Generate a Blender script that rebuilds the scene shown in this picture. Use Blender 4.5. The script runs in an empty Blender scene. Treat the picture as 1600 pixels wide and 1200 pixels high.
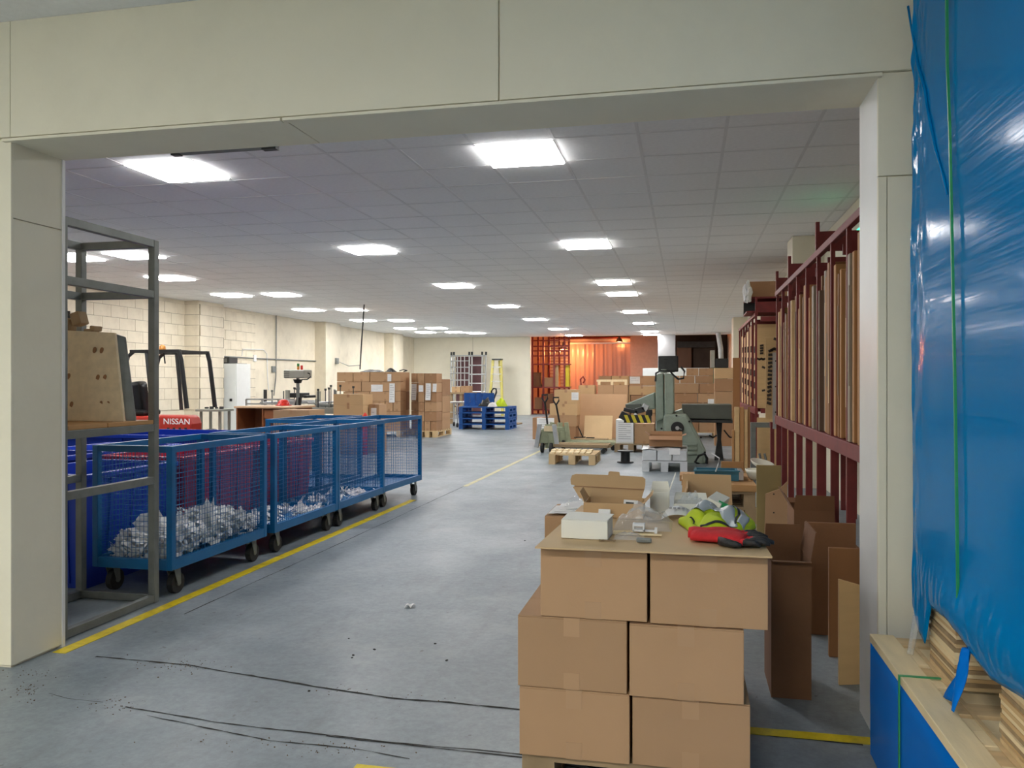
import bpy, math, random
from mathutils import Vector, Matrix, Euler
random.seed(7)
scene = bpy.context.scene
col = scene.collection
R = math.radians

# ------------------------------------------------------------------ camera
FPX = 1260.0
YAW = math.atan(272 / FPX)
CAM_H = 1.26
HORIZON = 597.0
cam_data = bpy.data.cameras.new('camera')
cam = bpy.data.objects.new('camera', cam_data)
col.objects.link(cam)
cam.location = (0, 0, CAM_H)
cam.rotation_euler = (R(90), 0, YAW)
cam_data.sensor_width = 36
cam_data.lens = 36 * FPX / 1600
cam_data.shift_y = (HORIZON - 600) / 1600
cam_data.clip_start = 0.05
cam_data.clip_end = 200
scene.camera = cam

# ------------------------------------------------------------------ world, exposure
world = bpy.data.worlds.new('world')
scene.world = world
world.use_nodes = True
world.node_tree.nodes['Background'].inputs[0].default_value = (0.6, 0.66, 0.7, 1)
world.node_tree.nodes['Background'].inputs[1].default_value = 0.02
vs = scene.view_settings
vs.view_transform = 'Standard'
vs.look = 'None'
vs.exposure = -0.12
vs.gamma = 1.0
vs.use_curve_mapping = False
LED_HALL = 41.0       # emission of the hall's LED panels
LED_NEAR = 57.0        # emission of the front room's LED panels
SODIUM = 300.0        # orange lamps in the back room (W)


# ------------------------------------------------------------------ helpers
def W(u, v, y):
    """photo pixel -> point on the plane Y = y (metres)"""
    x = (u - 800) / FPX
    z = (HORIZON - v) / FPX
    s, c = math.sin(YAW), math.cos(YAW)
    r = (-s + x * c, c + x * s, z)
    t = y / r[1]
    return (r[0] * t, y, CAM_H + r[2] * t)


def WX(u, v, xx):
    x = (u - 800) / FPX
    z = (HORIZON - v) / FPX
    s, c = math.sin(YAW), math.cos(YAW)
    r = (-s + x * c, c + x * s, z)
    t = xx / r[0]
    return (xx, r[1] * t, CAM_H + r[2] * t)


def pix(x, y, z):
    s, c = math.sin(YAW), math.cos(YAW)
    d = -s * x + c * y
    if d < 0.05:
        return None
    return (800 + FPX * (c * x + s * y) / d, HORIZON - FPX * (z - CAM_H) / d, d)


def lin(c):
    c = c / 255.0
    return c / 12.92 if c <= 0.04045 else ((c + 0.055) / 1.055) ** 2.4


def rgb(r, g, b):
    return (lin(r), lin(g), lin(b), 1)


def mat(name, c, rough=0.6, metal=0.0, var=0.12, scale=8.0, bump=0.0, bscale=60.0, spec=0.5,
        stretch=None, coat=0.0, dirt=None, dirt_amt=0.0, dirt_scale=2.0, alpha=1.0, trans=0.0, rndv=0.0):
    m = bpy.data.materials.new(name)
    m.use_nodes = True
    nt = m.node_tree
    b = nt.nodes['Principled BSDF']
    tc = nt.nodes.new('ShaderNodeTexCoord')
    mp = nt.nodes.new('ShaderNodeMapping')
    nt.links.new(tc.outputs['Object'], mp.inputs[0])
    if stretch:
        mp.inputs['Scale'].default_value = stretch
    n = nt.nodes.new('ShaderNodeTexNoise')
    n.inputs['Scale'].default_value = scale
    n.inputs['Detail'].default_value = 5
    nt.links.new(mp.outputs[0], n.inputs['Vector'])
    ramp = nt.nodes.new('ShaderNodeValToRGB')
    ramp.color_ramp.elements[0].position = 0.3
    ramp.color_ramp.elements[1].position = 0.7
    lo = tuple(max(0, x * (1 - var)) for x in c[:3]) + (1,)
    hi = tuple(min(1, x * (1 + var)) for x in c[:3]) + (1,)
    ramp.color_ramp.elements[0].color = lo
    ramp.color_ramp.elements[1].color = hi
    nt.links.new(n.outputs['Fac'], ramp.inputs[0])
    outc = ramp.outputs[0]
    if dirt:
        n2 = nt.nodes.new('ShaderNodeTexNoise')
        n2.inputs['Scale'].default_value = dirt_scale
        n2.inputs['Detail'].default_value = 8
        n2.inputs['Roughness'].default_value = 0.65
        nt.links.new(tc.outputs['Object'], n2.inputs['Vector'])
        r2 = nt.nodes.new('ShaderNodeValToRGB')
        r2.color_ramp.elements[0].position = 0.5
        r2.color_ramp.elements[1].position = 0.75
        r2.color_ramp.elements[0].color = (0, 0, 0, 1)
        r2.color_ramp.elements[1].color = (dirt_amt,) * 3 + (1,)
        nt.links.new(n2.outputs['Fac'], r2.inputs[0])
        mx = nt.nodes.new('ShaderNodeMixRGB')
        nt.links.new(r2.outputs[0], mx.inputs[0])
        nt.links.new(outc, mx.inputs[1])
        mx.inputs[2].default_value = dirt
        outc = mx.outputs[0]
    if rndv:
        oi = nt.nodes.new('ShaderNodeObjectInfo')
        rr = nt.nodes.new('ShaderNodeMapRange')
        rr.inputs['To Min'].default_value = 1 - rndv
        rr.inputs['To Max'].default_value = 1 + rndv
        nt.links.new(oi.outputs['Random'], rr.inputs['Value'])
        mv = nt.nodes.new('ShaderNodeMixRGB')
        mv.blend_type = 'MULTIPLY'
        mv.inputs[0].default_value = 1
        nt.links.new(outc, mv.inputs[1])
        nt.links.new(rr.outputs[0], mv.inputs[2])
        outc = mv.outputs[0]
    nt.links.new(outc, b.inputs['Base Color'])
    b.inputs['Roughness'].default_value = rough
    b.inputs['Metallic'].default_value = metal
    b.inputs['Specular IOR Level'].default_value = spec
    b.inputs['Coat Weight'].default_value = coat
    b.inputs['Coat Roughness'].default_value = 0.08
    b.inputs['Alpha'].default_value = alpha
    b.inputs['Transmission Weight'].default_value = trans
    if bump:
        n3 = nt.nodes.new('ShaderNodeTexNoise')
        n3.inputs['Scale'].default_value = bscale
        n3.inputs['Detail'].default_value = 4
        nt.links.new(mp.outputs[0], n3.inputs['Vector'])
        bp = nt.nodes.new('ShaderNodeBump')
        bp.inputs['Strength'].default_value = bump
        bp.inputs['Distance'].default_value = 0.01
        nt.links.new(n3.outputs['Fac'], bp.inputs['Height'])
        nt.links.new(bp.outputs[0], b.inputs['Normal'])
    return m


def emat(name, c, s):
    m = bpy.data.materials.new(name)
    m.use_nodes = True
    nt = m.node_tree
    for n in list(nt.nodes):
        if n.type == 'BSDF_PRINCIPLED':
            nt.nodes.remove(n)
    e = nt.nodes.new('ShaderNodeEmission')
    e.inputs[0].default_value = c
    e.inputs[1].default_value = s
    nt.links.new(e.outputs[0], nt.nodes['Material Output'].inputs[0])
    return m


ORG = {}


def tag(o, label=None, cat=None, group=None, kind=None):
    if label:
        o['label'] = label
    if cat:
        o['category'] = cat
    if group:
        o['group'] = group
    if kind:
        o['kind'] = kind
    return o


def thing(name, loc, label, cat, group=None):
    o = bpy.data.objects.new(name, None)
    o.empty_display_size = 0.1
    o.location = loc
    col.objects.link(o)
    ORG[o] = Vector(loc)
    return tag(o, label, cat, group)


class MB:
    def __init__(self):
        self.v = []
        self.f = []

    def add(self, vs, fs):
        n = len(self.v)
        self.v += [Vector(p) for p in vs]
        self.f += [tuple(i + n for i in f) for f in fs]
        return self

    def box(self, x0, x1, y0, y1, z0, z1):
        return self.add([(x0, y0, z0), (x1, y0, z0), (x1, y1, z0), (x0, y1, z0),
                         (x0, y0, z1), (x1, y0, z1), (x1, y1, z1), (x0, y1, z1)],
                        [(0, 3, 2, 1), (4, 5, 6, 7), (0, 1, 5, 4), (1, 2, 6, 5), (2, 3, 7, 6), (3, 0, 4, 7)])

    def obox(self, c, s, rot=(0, 0, 0)):
        m = Euler(rot).to_matrix()
        c = Vector(c)
        a, b, d = s[0] / 2, s[1] / 2, s[2] / 2
        P = [(-a, -b, -d), (a, -b, -d), (a, b, -d), (-a, b, -d), (-a, -b, d), (a, -b, d), (a, b, d), (-a, b, d)]
        return self.add([c + m @ Vector(p) for p in P],
                        [(0, 3, 2, 1), (4, 5, 6, 7), (0, 1, 5, 4), (1, 2, 6, 5), (2, 3, 7, 6), (3, 0, 4, 7)])

    def bar(self, p, q, w, h=None, up=(0, 0, 1), cap=True):
        h = h or w
        p, q = Vector(p), Vector(q)
        d = (q - p).normalized()
        up = Vector(up)
        if abs(d.dot(up)) > 0.98:
            up = Vector((1, 0, 0))
        a = d.cross(up).normalized() * (w / 2)
        b = a.cross(d).normalized() * (h / 2)
        vs_ = [p - a - b, p + a - b, p + a + b, p - a + b, q - a - b, q + a - b, q + a + b, q - a + b]
        fs = [(0, 1, 5, 4), (1, 2, 6, 5), (2, 3, 7, 6), (3, 0, 4, 7)]
        if cap:
            fs += [(3, 2, 1, 0), (4, 5, 6, 7)]
        return self.add(vs_, fs)

    def cyl(self, p, q, r, r2=None, n=14, cap=True):
        r2 = r if r2 is None else r2
        p, q = Vector(p), Vector(q)
        d = (q - p).normalized()
        up = Vector((0, 0, 1)) if abs(d.z) < 0.9 else Vector((1, 0, 0))
        a = d.cross(up).normalized()
        b = d.cross(a).normalized()
        A = [math.tau * i / n for i in range(n)]
        vs_ = [p + (a * math.cos(t) + b * math.sin(t)) * r for t in A] + \
              [q + (a * math.cos(t) + b * math.sin(t)) * r2 for t in A]
        fs = [(i, (i + 1) % n, n + (i + 1) % n, n + i) for i in range(n)]
        if cap:
            fs += [tuple(range(n - 1, -1, -1)), tuple(range(n, 2 * n))]
        return self.add(vs_, fs)

    def tube(self, pts, r, n=6):
        pts = [Vector(p) for p in pts]
        rs = r if isinstance(r, (list, tuple)) else [r] * len(pts)
        rings = []
        ref = Vector((0.13, 0.21, 0.97))
        for i, p in enumerate(pts):
            d = (pts[min(i + 1, len(pts) - 1)] - pts[max(i - 1, 0)]).normalized()
            a = d.cross(ref)
            if a.length < 0.05:
                a = d.cross(Vector((1, 0, 0)))
            a.normalize()
            b = d.cross(a).normalized()
            rings.append([p + (a * math.cos(math.tau * k / n) + b * math.sin(math.tau * k / n)) * rs[i] for k in range(n)])
        vs_ = [p for ring in rings for p in ring]
        fs = []
        for i in range(len(pts) - 1):
            for k in range(n):
                k2 = (k + 1) % n
                fs.append((i * n + k, i * n + k2, (i + 1) * n + k2, (i + 1) * n + k))
        fs += [tuple(range(n - 1, -1, -1)), tuple(range((len(pts) - 1) * n, len(pts) * n))]
        return self.add(vs_, fs)

    def lathe(self, c, prof, n=20):
        """prof: list of (r, z) about the vertical axis through c"""
        c = Vector(c)
        vs_ = [c + Vector((r * math.cos(math.tau * k / n), r * math.sin(math.tau * k / n), z)) for r, z in prof for k in range(n)]
        fs = []
        for i in range(len(prof) - 1):
            for k in range(n):
                k2 = (k + 1) % n
                fs.append((i * n + k, i * n + k2, (i + 1) * n + k2, (i + 1) * n + k))
        fs += [tuple(range(n - 1, -1, -1)), tuple(range((len(prof) - 1) * n, len(prof) * n))]
        return self.add(vs_, fs)

    def prism(self, poly, ext):
        n = len(poly)
        ext = Vector(ext)
        P = [Vector(p) for p in poly]
        return self.add(P + [p + ext for p in P],
                        [tuple(range(n - 1, -1, -1)), tuple(range(n, 2 * n))] +
                        [(i, (i + 1) % n, n + (i + 1) % n, n + i) for i in range(n)])

    def surf(self, fn, nu, nv):
        vs_ = [fn(i / nu, j / nv) for j in range(nv + 1) for i in range(nu + 1)]
        fs = [(j * (nu + 1) + i, j * (nu + 1) + i + 1, (j + 1) * (nu + 1) + i + 1, (j + 1) * (nu + 1) + i)
              for j in range(nv) for i in range(nu)]
        return self.add(vs_, fs)

    def build(self, name, m, parent=None, bevel=0, smooth=False, solid=0, seg=2, fixn=True):
        me = bpy.data.meshes.new(name)
        if parent is not None:
            org = ORG[parent]
        else:
            xs = [p.x for p in self.v]
            ys = [p.y for p in self.v]
            org = Vector(((min(xs) + max(xs)) / 2, (min(ys) + max(ys)) / 2, min(p.z for p in self.v)))
        me.from_pydata([tuple(p - org) for p in self.v], [], self.f)
        if fixn:
            import bmesh
            bm = bmesh.new()
            bm.from_mesh(me)
            bmesh.ops.recalc_face_normals(bm, faces=bm.faces[:])
            bm.to_mesh(me)
            bm.free()
        me.materials.append(m)
        if smooth:
            for p in me.polygons:
                p.use_smooth = True
        me.update()
        o = bpy.data.objects.new(name, me)
        col.objects.link(o)
        ORG[o] = org
        if parent is not None:
            o.parent = parent
        else:
            o.location = org
        if solid:
            md = o.modifiers.new('thickness', 'SOLIDIFY')
            md.thickness = solid
            md.offset = 0
        if bevel:
            md = o.modifiers.new('bevel', 'BEVEL')
            md.width = bevel
            md.segments = seg
            md.limit_method = 'ANGLE'
        return o


def copytree(o, parent=None):
    c = o.copy()
    col.objects.link(c)
    ORG[c] = ORG[o]
    if parent is not None:
        c.parent = parent
    for ch in list(o.children):
        copytree(ch, c)
    return c


def text_part(txt, size, name, m, parent, loc, rot, depth=0.003, sx=1.0):
    cu = bpy.data.curves.new(name, 'FONT')
    cu.body = txt
    cu.size = size
    cu.extrude = depth
    cu.align_x = 'CENTER'
    cu.align_y = 'CENTER'
    tmp = bpy.data.objects.new('tmp', cu)
    col.objects.link(tmp)
    dg = bpy.context.evaluated_depsgraph_get()
    me = bpy.data.meshes.new_from_object(tmp.evaluated_get(dg))
    bpy.data.objects.remove(tmp)
    me.name = name
    me.materials.clear()
    me.materials.append(m)
    o = bpy.data.objects.new(name, me)
    col.objects.link(o)
    o.parent = parent
    o.location = Vector(loc) - ORG[parent]
    o.rotation_euler = rot
    o.scale = (sx, 1, 1)
    return o


ORD = ['first', 'second', 'third', 'fourth', 'fifth', 'sixth', 'seventh', 'eighth', 'ninth', 'tenth',
       'eleventh', 'twelfth', 'thirteenth', 'fourteenth', 'fifteenth', 'sixteenth', 'seventeenth', 'eighteenth',
       'nineteenth', 'twentieth']
ORD += ['twenty-' + o for o in ORD[:9]] + ['thirtieth'] + ['thirty-' + o for o in ORD[:9]] + ['fortieth'] + ['forty-' + o for o in ORD[:9]] + ['fiftieth'] + ['fifty-' + o for o in ORD[:9]]

# ------------------------------------------------------------------ materials
M = {}
M['cream'] = mat('cream_paint', rgb(240, 234, 214), 0.55, var=0.03, scale=1.5, bump=0.08, bscale=40, dirt=rgb(150, 140, 118), dirt_amt=0.10, dirt_scale=1.6)
M['cream_block'] = mat('painted_block', rgb(232, 222, 200), 0.6, var=0.05, scale=3, bump=0.25, bscale=50, dirt=rgb(140, 125, 100), dirt_amt=0.25, dirt_scale=2.2)
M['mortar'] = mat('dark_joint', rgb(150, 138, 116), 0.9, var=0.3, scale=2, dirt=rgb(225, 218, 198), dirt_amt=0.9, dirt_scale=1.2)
M['tile'] = mat('ceiling_tile_fibre', rgb(242, 242, 242), 0.85, var=0.03, scale=30, bump=0.15, bscale=180)
M['tbar'] = mat('ceiling_bar', rgb(226, 226, 226), 0.5, var=0.03)
M['ceilback'] = mat('ceiling_back', rgb(150, 150, 150), 0.9, var=0.05)
M['frame_white'] = mat('white_trim', rgb(235, 235, 235), 0.4, var=0.02)
M['led'] = emat('led_diffuser', (1, 0.985, 0.97, 1), LED_HALL)
M['led_near'] = emat('led_diffuser_front', (1, 0.99, 0.93, 1), LED_NEAR)
M['yellow_line'] = mat('yellow_floor_paint', rgb(226, 200, 20), 0.5, var=0.12, scale=20, dirt=rgb(120, 112, 60), dirt_amt=0.5, dirt_scale=9)
M['faded_line'] = mat('faded_floor_paint', rgb(196, 190, 140), 0.5, var=0.1, scale=20, dirt=rgb(140, 145, 145), dirt_amt=0.8, dirt_scale=5)
M['crack'] = mat('floor_crack_dirt', rgb(48, 46, 44), 0.95, var=0.4, scale=40)
M['crumb'] = mat('floor_rust_crumbs', rgb(104, 84, 64), 0.95, var=0.4, scale=60)
M['card'] = mat('cardboard', rgb(182, 145, 109), 0.8, rndv=.1, var=0.05, scale=3, bump=0.05, bscale=120)
M['card_b'] = mat('cardboard_pale', rgb(198, 163, 120), 0.8, rndv=.08, var=0.05, scale=3, bump=0.05, bscale=120)
M['card_c'] = mat('cardboard_dark', rgb(166, 126, 92), 0.8, rndv=.1, var=0.06, scale=3, bump=0.05, bscale=120)
M['card_old'] = mat('cardboard_worn', rgb(124, 86, 58), 0.85, var=0.12, scale=4, bump=0.1, bscale=60)
M['sheet_card'] = mat('cardboard_sheet', rgb(208, 178, 136), 0.75, var=0.05, scale=4)
M['tape'] = mat('clear_tape', rgb(184, 147, 111), 0.35, var=0.03)
M['tape_far'] = mat('buff_tape', rgb(172, 132, 96), 0.3, var=0.05)
M['paper'] = mat('white_paper', rgb(236, 236, 236), 0.7, var=0.03)
M['print'] = mat('grey_print', rgb(150, 150, 155), 0.8, var=0.05)
M['white_box'] = mat('white_carton', rgb(232, 230, 220), 0.6, var=0.04, scale=5)
M['steel'] = mat('galvanised_steel', rgb(128, 132, 130), 0.5, metal=0.35, var=0.15, scale=12, dirt=rgb(80, 78, 72), dirt_amt=0.5, dirt_scale=6)
M['alu'] = mat('aluminium', rgb(190, 192, 194), 0.35, metal=0.7, var=0.08)
M['dark_steel'] = mat('dark_steel', rgb(60, 62, 62), 0.5, metal=0.4, var=0.2)
M['black'] = mat('black_plastic', rgb(26, 27, 29), 0.45, var=0.15)
M['rubber'] = mat('black_rubber', rgb(38, 38, 38), 0.7, var=0.2, scale=20)
M['cage_blue'] = mat('blue_enamel', rgb(8, 102, 160), 0.4, var=0.10, scale=6, dirt=rgb(30, 60, 90), dirt_amt=0.35, dirt_scale=8)
M['cage_floor'] = mat('blue_tray', rgb(40, 112, 170), 0.5, var=0.15, scale=6, dirt=rgb(180, 190, 200), dirt_amt=0.4, dirt_scale=10)
M['bin_blue'] = mat('blue_plastic', rgb(26, 66, 190), 0.4, var=0.06, scale=3)
M['bin_red'] = mat('crimson_plastic', rgb(178, 30, 62), 0.4, var=0.06, scale=3)
M['pallet_blue'] = mat('blue_pallet_paint', rgb(20, 84, 160), 0.7, var=0.2, scale=9, dirt=rgb(60, 80, 110), dirt_amt=0.5, dirt_scale=12)
M['pine'] = mat('pine_wood', rgb(212, 184, 140), 0.7, var=0.10, scale=6, stretch=(1, 6, 1), bump=0.1, bscale=30)
M['pine_pale'] = mat('pale_pine', rgb(232, 212, 172), 0.7, var=0.07, scale=6, stretch=(6, 1, 1), bump=0.1, bscale=30)
M['pine_grey'] = mat('weathered_wood', rgb(160, 136, 104), 0.8, var=0.18, scale=6, stretch=(1, 6, 1), bump=0.15, bscale=30)
M['ply'] = mat('plywood', rgb(206, 172, 124), 0.7, var=0.06, scale=4, stretch=(1, 1, 5))
M['chip'] = mat('chipboard', rgb(222, 202, 168), 0.75, var=0.08, scale=25, bump=0.05)
M['plank'] = mat('brown_plank', rgb(182, 138, 88), 0.65, var=0.12, scale=5, stretch=(1, 1, 1))
M['redlead'] = mat('red_oxide_paint', rgb(118, 40, 40), 0.55, var=0.12, scale=10, dirt=rgb(70, 30, 30), dirt_amt=0.4, dirt_scale=8)
M['board_a'] = mat('die_board_tan', rgb(176, 128, 80), 0.65, var=0.10, scale=4, stretch=(1, 1, 0.2))
M['board_b'] = mat('die_board_brown', rgb(142, 98, 60), 0.65, var=0.12, scale=4, stretch=(1, 1, 0.2))
M['board_c'] = mat('die_board_grey', rgb(146, 132, 114), 0.6, var=0.10, scale=4, stretch=(1, 1, 0.2))
M['board_d'] = mat('die_board_dark', rgb(108, 82, 66), 0.65, var=0.14, scale=4, stretch=(1, 1, 0.2))
M['knife'] = mat('dark_knife_rubber', rgb(58, 48, 40), 0.8, var=0.2, scale=30)
M['mach'] = mat('sage_green_enamel', rgb(150, 164, 150), 0.4, var=0.05, scale=5, dirt=rgb(96, 104, 94), dirt_amt=0.35, dirt_scale=7)
M['mach_dark'] = mat('dark_green_grey_enamel', rgb(92, 98, 90), 0.5, var=0.1, scale=5)
M['jack'] = mat('olive_pallet_truck_paint', rgb(150, 156, 128), 0.5, var=0.15, scale=9)
M['green_strap'] = mat('green_strap', rgb(44, 152, 96), 0.35, var=0.05)
M['desk'] = mat('brown_laminate', rgb(140, 84, 50), 0.5, var=0.10, scale=4, stretch=(1, 1, 4))
M['desk_top'] = mat('pale_laminate', rgb(206, 170, 134), 0.5, var=0.05)
M['white_metal'] = mat('white_enamel', rgb(228, 232, 230), 0.4, var=0.02)
M['red_paint'] = mat('forklift_red', rgb(176, 46, 34), 0.45, var=0.08)
M['red_gloss'] = mat('red_plastic', rgb(210, 48, 36), 0.35, var=0.05)
M['amber'] = mat('amber_plastic', rgb(224, 150, 70), 0.3, var=0.05)
M['glass_green'] = mat('green_lens', rgb(40, 130, 60), 0.3, var=0.05)
M['machine_grey'] = mat('machine_grey', rgb(160, 160, 150), 0.45, metal=0.2, var=0.08)
M['yellow'] = mat('yellow_enamel', rgb(214, 196, 52), 0.45, var=0.06)
M['fibre_yellow'] = mat('fibreglass_yellow', rgb(186, 174, 84), 0.45, var=0.06)
M['hivis'] = mat('hi_vis_fabric', rgb(186, 206, 20), 0.75, var=0.08, scale=14, bump=0.25, bscale=90)
M['reflect'] = mat('reflective_tape', rgb(170, 178, 184), 0.4, var=0.06)
M['piping'] = mat('dark_binding', rgb(36, 40, 44), 0.8, var=0.1)
M['glove_red'] = mat('red_knit', rgb(206, 40, 46), 0.85, var=0.12, scale=30, bump=0.35, bscale=260)
M['glove_black'] = mat('black_latex', rgb(34, 34, 36), 0.6, var=0.2, scale=20, bump=0.3, bscale=120)
M['duct'] = mat('silver_duct', rgb(200, 202, 206), 0.35, metal=0.5, var=0.1)
M['green_cab'] = mat('olive_green_enamel', rgb(110, 122, 92), 0.5, var=0.06)
M['tray_blue'] = mat('teal_tray', rgb(52, 110, 132), 0.4, var=0.08)
M['ceramic'] = mat('white_ceramic', rgb(226, 224, 208), 0.25, var=0.03)
M['wrap_grey'] = mat('clear_wrapped_white', rgb(206, 210, 214), 0.25, var=0.07, scale=9, bump=0.4, bscale=25)
M['mdf_green'] = mat('olive_board', rgb(150, 130, 84), 0.7, var=0.1, scale=3)
M['maroon'] = mat('maroon_panel', rgb(98, 62, 66), 0.6, var=0.08)
M['wall_far_room'] = mat('back_room_wall', rgb(200, 170, 150), 0.7, var=0.06)
M['clear'] = mat('clear_polythene', rgb(225, 230, 235), 0.12, var=0.02, alpha=0.28, bump=0.6, bscale=40, spec=0.8)
M['grey_block'] = mat('grey_block', rgb(170, 170, 172), 0.7, var=0.05, scale=4)
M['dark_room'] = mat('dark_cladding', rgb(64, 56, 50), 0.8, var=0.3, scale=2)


# ================================================================== SETTING
def floor_mat():
    m = bpy.data.materials.new('painted_concrete')
    m.use_nodes = True
    nt = m.node_tree
    b = nt.nodes['Principled BSDF']
    tc = nt.nodes.new('ShaderNodeTexCoord')

    def noise(scale, detail, stretch=(1, 1, 1), rough=0.6):
        mp = nt.nodes.new('ShaderNodeMapping')
        mp.inputs['Scale'].default_value = stretch
        nt.links.new(tc.outputs['Object'], mp.inputs[0])
        n = nt.nodes.new('ShaderNodeTexNoise')
        n.inputs['Scale'].default_value = scale
        n.inputs['Detail'].default_value = detail
        n.inputs['Roughness'].default_value = rough
        nt.links.new(mp.outputs[0], n.inputs['Vector'])
        return n

    def ramp(n, p0, p1, c0, c1):
        r = nt.nodes.new('ShaderNodeValToRGB')
        r.color_ramp.elements[0].position = p0
        r.color_ramp.elements[1].position = p1
        r.color_ramp.elements[0].color = c0
        r.color_ramp.elements[1].color = c1
        nt.links.new(n.outputs['Fac'], r.inputs[0])
        return r

    def mix(fac, a, bb, t='MIX'):
        mx = nt.nodes.new('ShaderNodeMixRGB')
        mx.blend_type = t
        if isinstance(fac, float):
            mx.inputs[0].default_value = fac
        else:
            nt.links.new(fac, mx.inputs[0])
        nt.links.new(a, mx.inputs[1])
        if isinstance(bb, tuple):
            mx.inputs[2].default_value = bb
        else:
            nt.links.new(bb, mx.inputs[2])
        return mx.outputs[0]

    base = ramp(noise(0.8, 6), 0.3, 0.7, rgb(120, 130, 137), rgb(142, 152, 159))
    c = base.outputs[0]
    fine = ramp(noise(30, 6, rough=0.75), 0.35, 0.65, (0.82,) * 3 + (1,), (1.08,) * 3 + (1,))
    c = mix(1.0, c, fine.outputs[0], 'MULTIPLY')
    scuff = ramp(noise(3.0, 8, (1.6, 0.35, 1), 0.7), 0.55, 0.72, (0, 0, 0, 1), (0.45,) * 3 + (1,))
    c = mix(scuff.outputs[0], c, rgb(96, 100, 102))
    worn = ramp(noise(1.3, 8, (1, 1, 1), 0.7), 0.56, 0.7, (0, 0, 0, 1), (0.4,) * 3 + (1,))
    c = mix(worn.outputs[0], c, rgb(164, 168, 169))
    spots = ramp(noise(14, 3), 0.70, 0.74, (0, 0, 0, 1), (0.6,) * 3 + (1,))
    c = mix(spots.outputs[0], c, rgb(80, 78, 76))
    nt.links.new(c, b.inputs['Base Color'])
    rr = ramp(noise(2.2, 6), 0.3, 0.7, (0.32,) * 3 + (1,), (0.52,) * 3 + (1,))
    nt.links.new(rr.outputs[0], b.inputs['Roughness'])
    bp = nt.nodes.new('ShaderNodeBump')
    bp.inputs['Strength'].default_value = 0.12
    bp.inputs['Distance'].default_value = 0.01
    nt.links.new(noise(22, 6).outputs['Fac'], bp.inputs['Height'])
    nt.links.new(bp.outputs[0], b.inputs['Normal'])
    return m


def struct(o):
    o['kind'] = 'structure'
    return o


XL, XR, YF = -10.5, 1.6, 30.3
LX, RX = -2.9, 0.65           # doorway jambs
LZ = 2.32                     # underside of the lintel
JY0, JY1 = 3.0, 3.3
floor = struct(MB().box(-11.2, 7, -6, 40, -0.12, 0.0).build('floor', floor_mat()))
ORG_floor = ORG[floor]


def ragged(pts, w0, w1, seed, z=0.0015, step=0.04):
    """a thin irregular strip along a polyline lying on the floor"""
    rnd = random.Random(seed)
    P = []
    for a, b in zip(pts[:-1], pts[1:]):
        a, b = Vector(a), Vector(b)
        n = max(2, int((b - a).length / step))
        P += [a.lerp(b, i / n) for i in range(n)]
    P.append(Vector(pts[-1]))
    off = 0
    mb = MB()
    L, Rr = [], []
    for i, p in enumerate(P):
        d = (P[min(i + 1, len(P) - 1)] - P[max(i - 1, 0)]).normalized()
        nrm = Vector((-d.y, d.x))
        off = off * 0.85 + rnd.uniform(-0.0025, 0.0025)
        w = rnd.uniform(w0, w1) / 2
        q = p + nrm * off
        L.append(Vector((q.x + nrm.x * w, q.y + nrm.y * w, z)))
        Rr.append(Vector((q.x - nrm.x * w, q.y - nrm.y * w, z)))
    n = len(L)
    return mb.add(L + Rr, [(i, i + 1, n + i + 1, n + i) for i in range(n - 1)])


def F(u, v):
    x = (u - 800) / FPX
    s, c = math.sin(YAW), math.cos(YAW)
    t = -CAM_H / ((HORIZON - v) / FPX)
    return ((-s + x * c) * t, (c + x * s) * t)


ragged([F(150, 1026), F(300, 1040), F(490, 1073), F(620, 1092), F(700, 1098), F(830, 1112), (0.6, 3.0)], 0.004, 0.017, 1).build('crack', M['crack'], floor)
ragged([F(195, 1105), F(330, 1128), F(600, 1160), F(815, 1180), (0.5, 2.5)], 0.003, 0.010, 2).build('crack', M['crack'], floor)
ragged([F(510, 1150), F(700, 1172), F(830, 1186), (0.5, 2.44)], 0.003, 0.009, 3).build('crack', M['crack'], floor)
ragged([F(230, 1118), F(420, 1158), F(560, 1172), F(640, 1186)], 0.001, 0.010, 4).build('crack', M['crack'], floor)
ragged([F(160, 1098), F(105, 1092), F(75, 1084)], 0.001, 0.004, 14).build('crack', M['crack'], floor)
ragged([(-2.66, 3.9), (-2.64, 6), (-2.63, 9), (-2.6, 14)], 0.003, 0.009, 5, step=0.12).build('floor_joint', M['crack'], floor)
# rusty crumbs along the cracks: uncountable bits, one object
rnd = random.Random(11)
mb = MB()
for (u, v, n, su, sv) in [(268, 1038, 40, 34, 6), (290, 1043, 30, 20, 5), (45, 1080, 50, 16, 8), (180, 1102, 50, 24, 7), (530, 1077, 20, 14, 4),
                          (640, 1092, 14, 30, 6), (420, 1160, 40, 90, 7), (520, 1172, 30, 40, 6), (60, 1052, 30, 26, 4)]:
    for _ in range(n):
        x, y = F(u + rnd.gauss(0, su), v + rnd.gauss(0, sv))
        s = rnd.uniform(0.0012, 0.0040)
        mb.obox((x, y, s * 0.3), (s, s * rnd.uniform(0.5, 1.6), s * 0.6), (0, 0, rnd.uniform(0, 3)))
o = mb.build('floor_crumbs', M['crumb'])
tag(o, 'rusty brown crumbs scattered along the floor cracks', 'debris', kind='stuff')
mb = MB()
for (u, v) in [(545, 998), (550, 1028), (552, 1024), (698, 1032), (680, 1006), (483, 1080), (820, 845), (585, 1015)]:
    x, y = F(u, v)
    mb.obox((x, y, 0.0015), (rnd.uniform(.006, .013), rnd.uniform(.005, .012), 0.003), (0, 0, rnd.uniform(0, 3)))
mb.build('spot', M['crack'], floor)

# painted lines on the floor
def line(name, x0, x1, y0, y1, m='yellow_line'):
    return struct(MB().box(x0, x1, y0, y1, 0.0, 0.002).build(name, M[m]))


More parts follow.
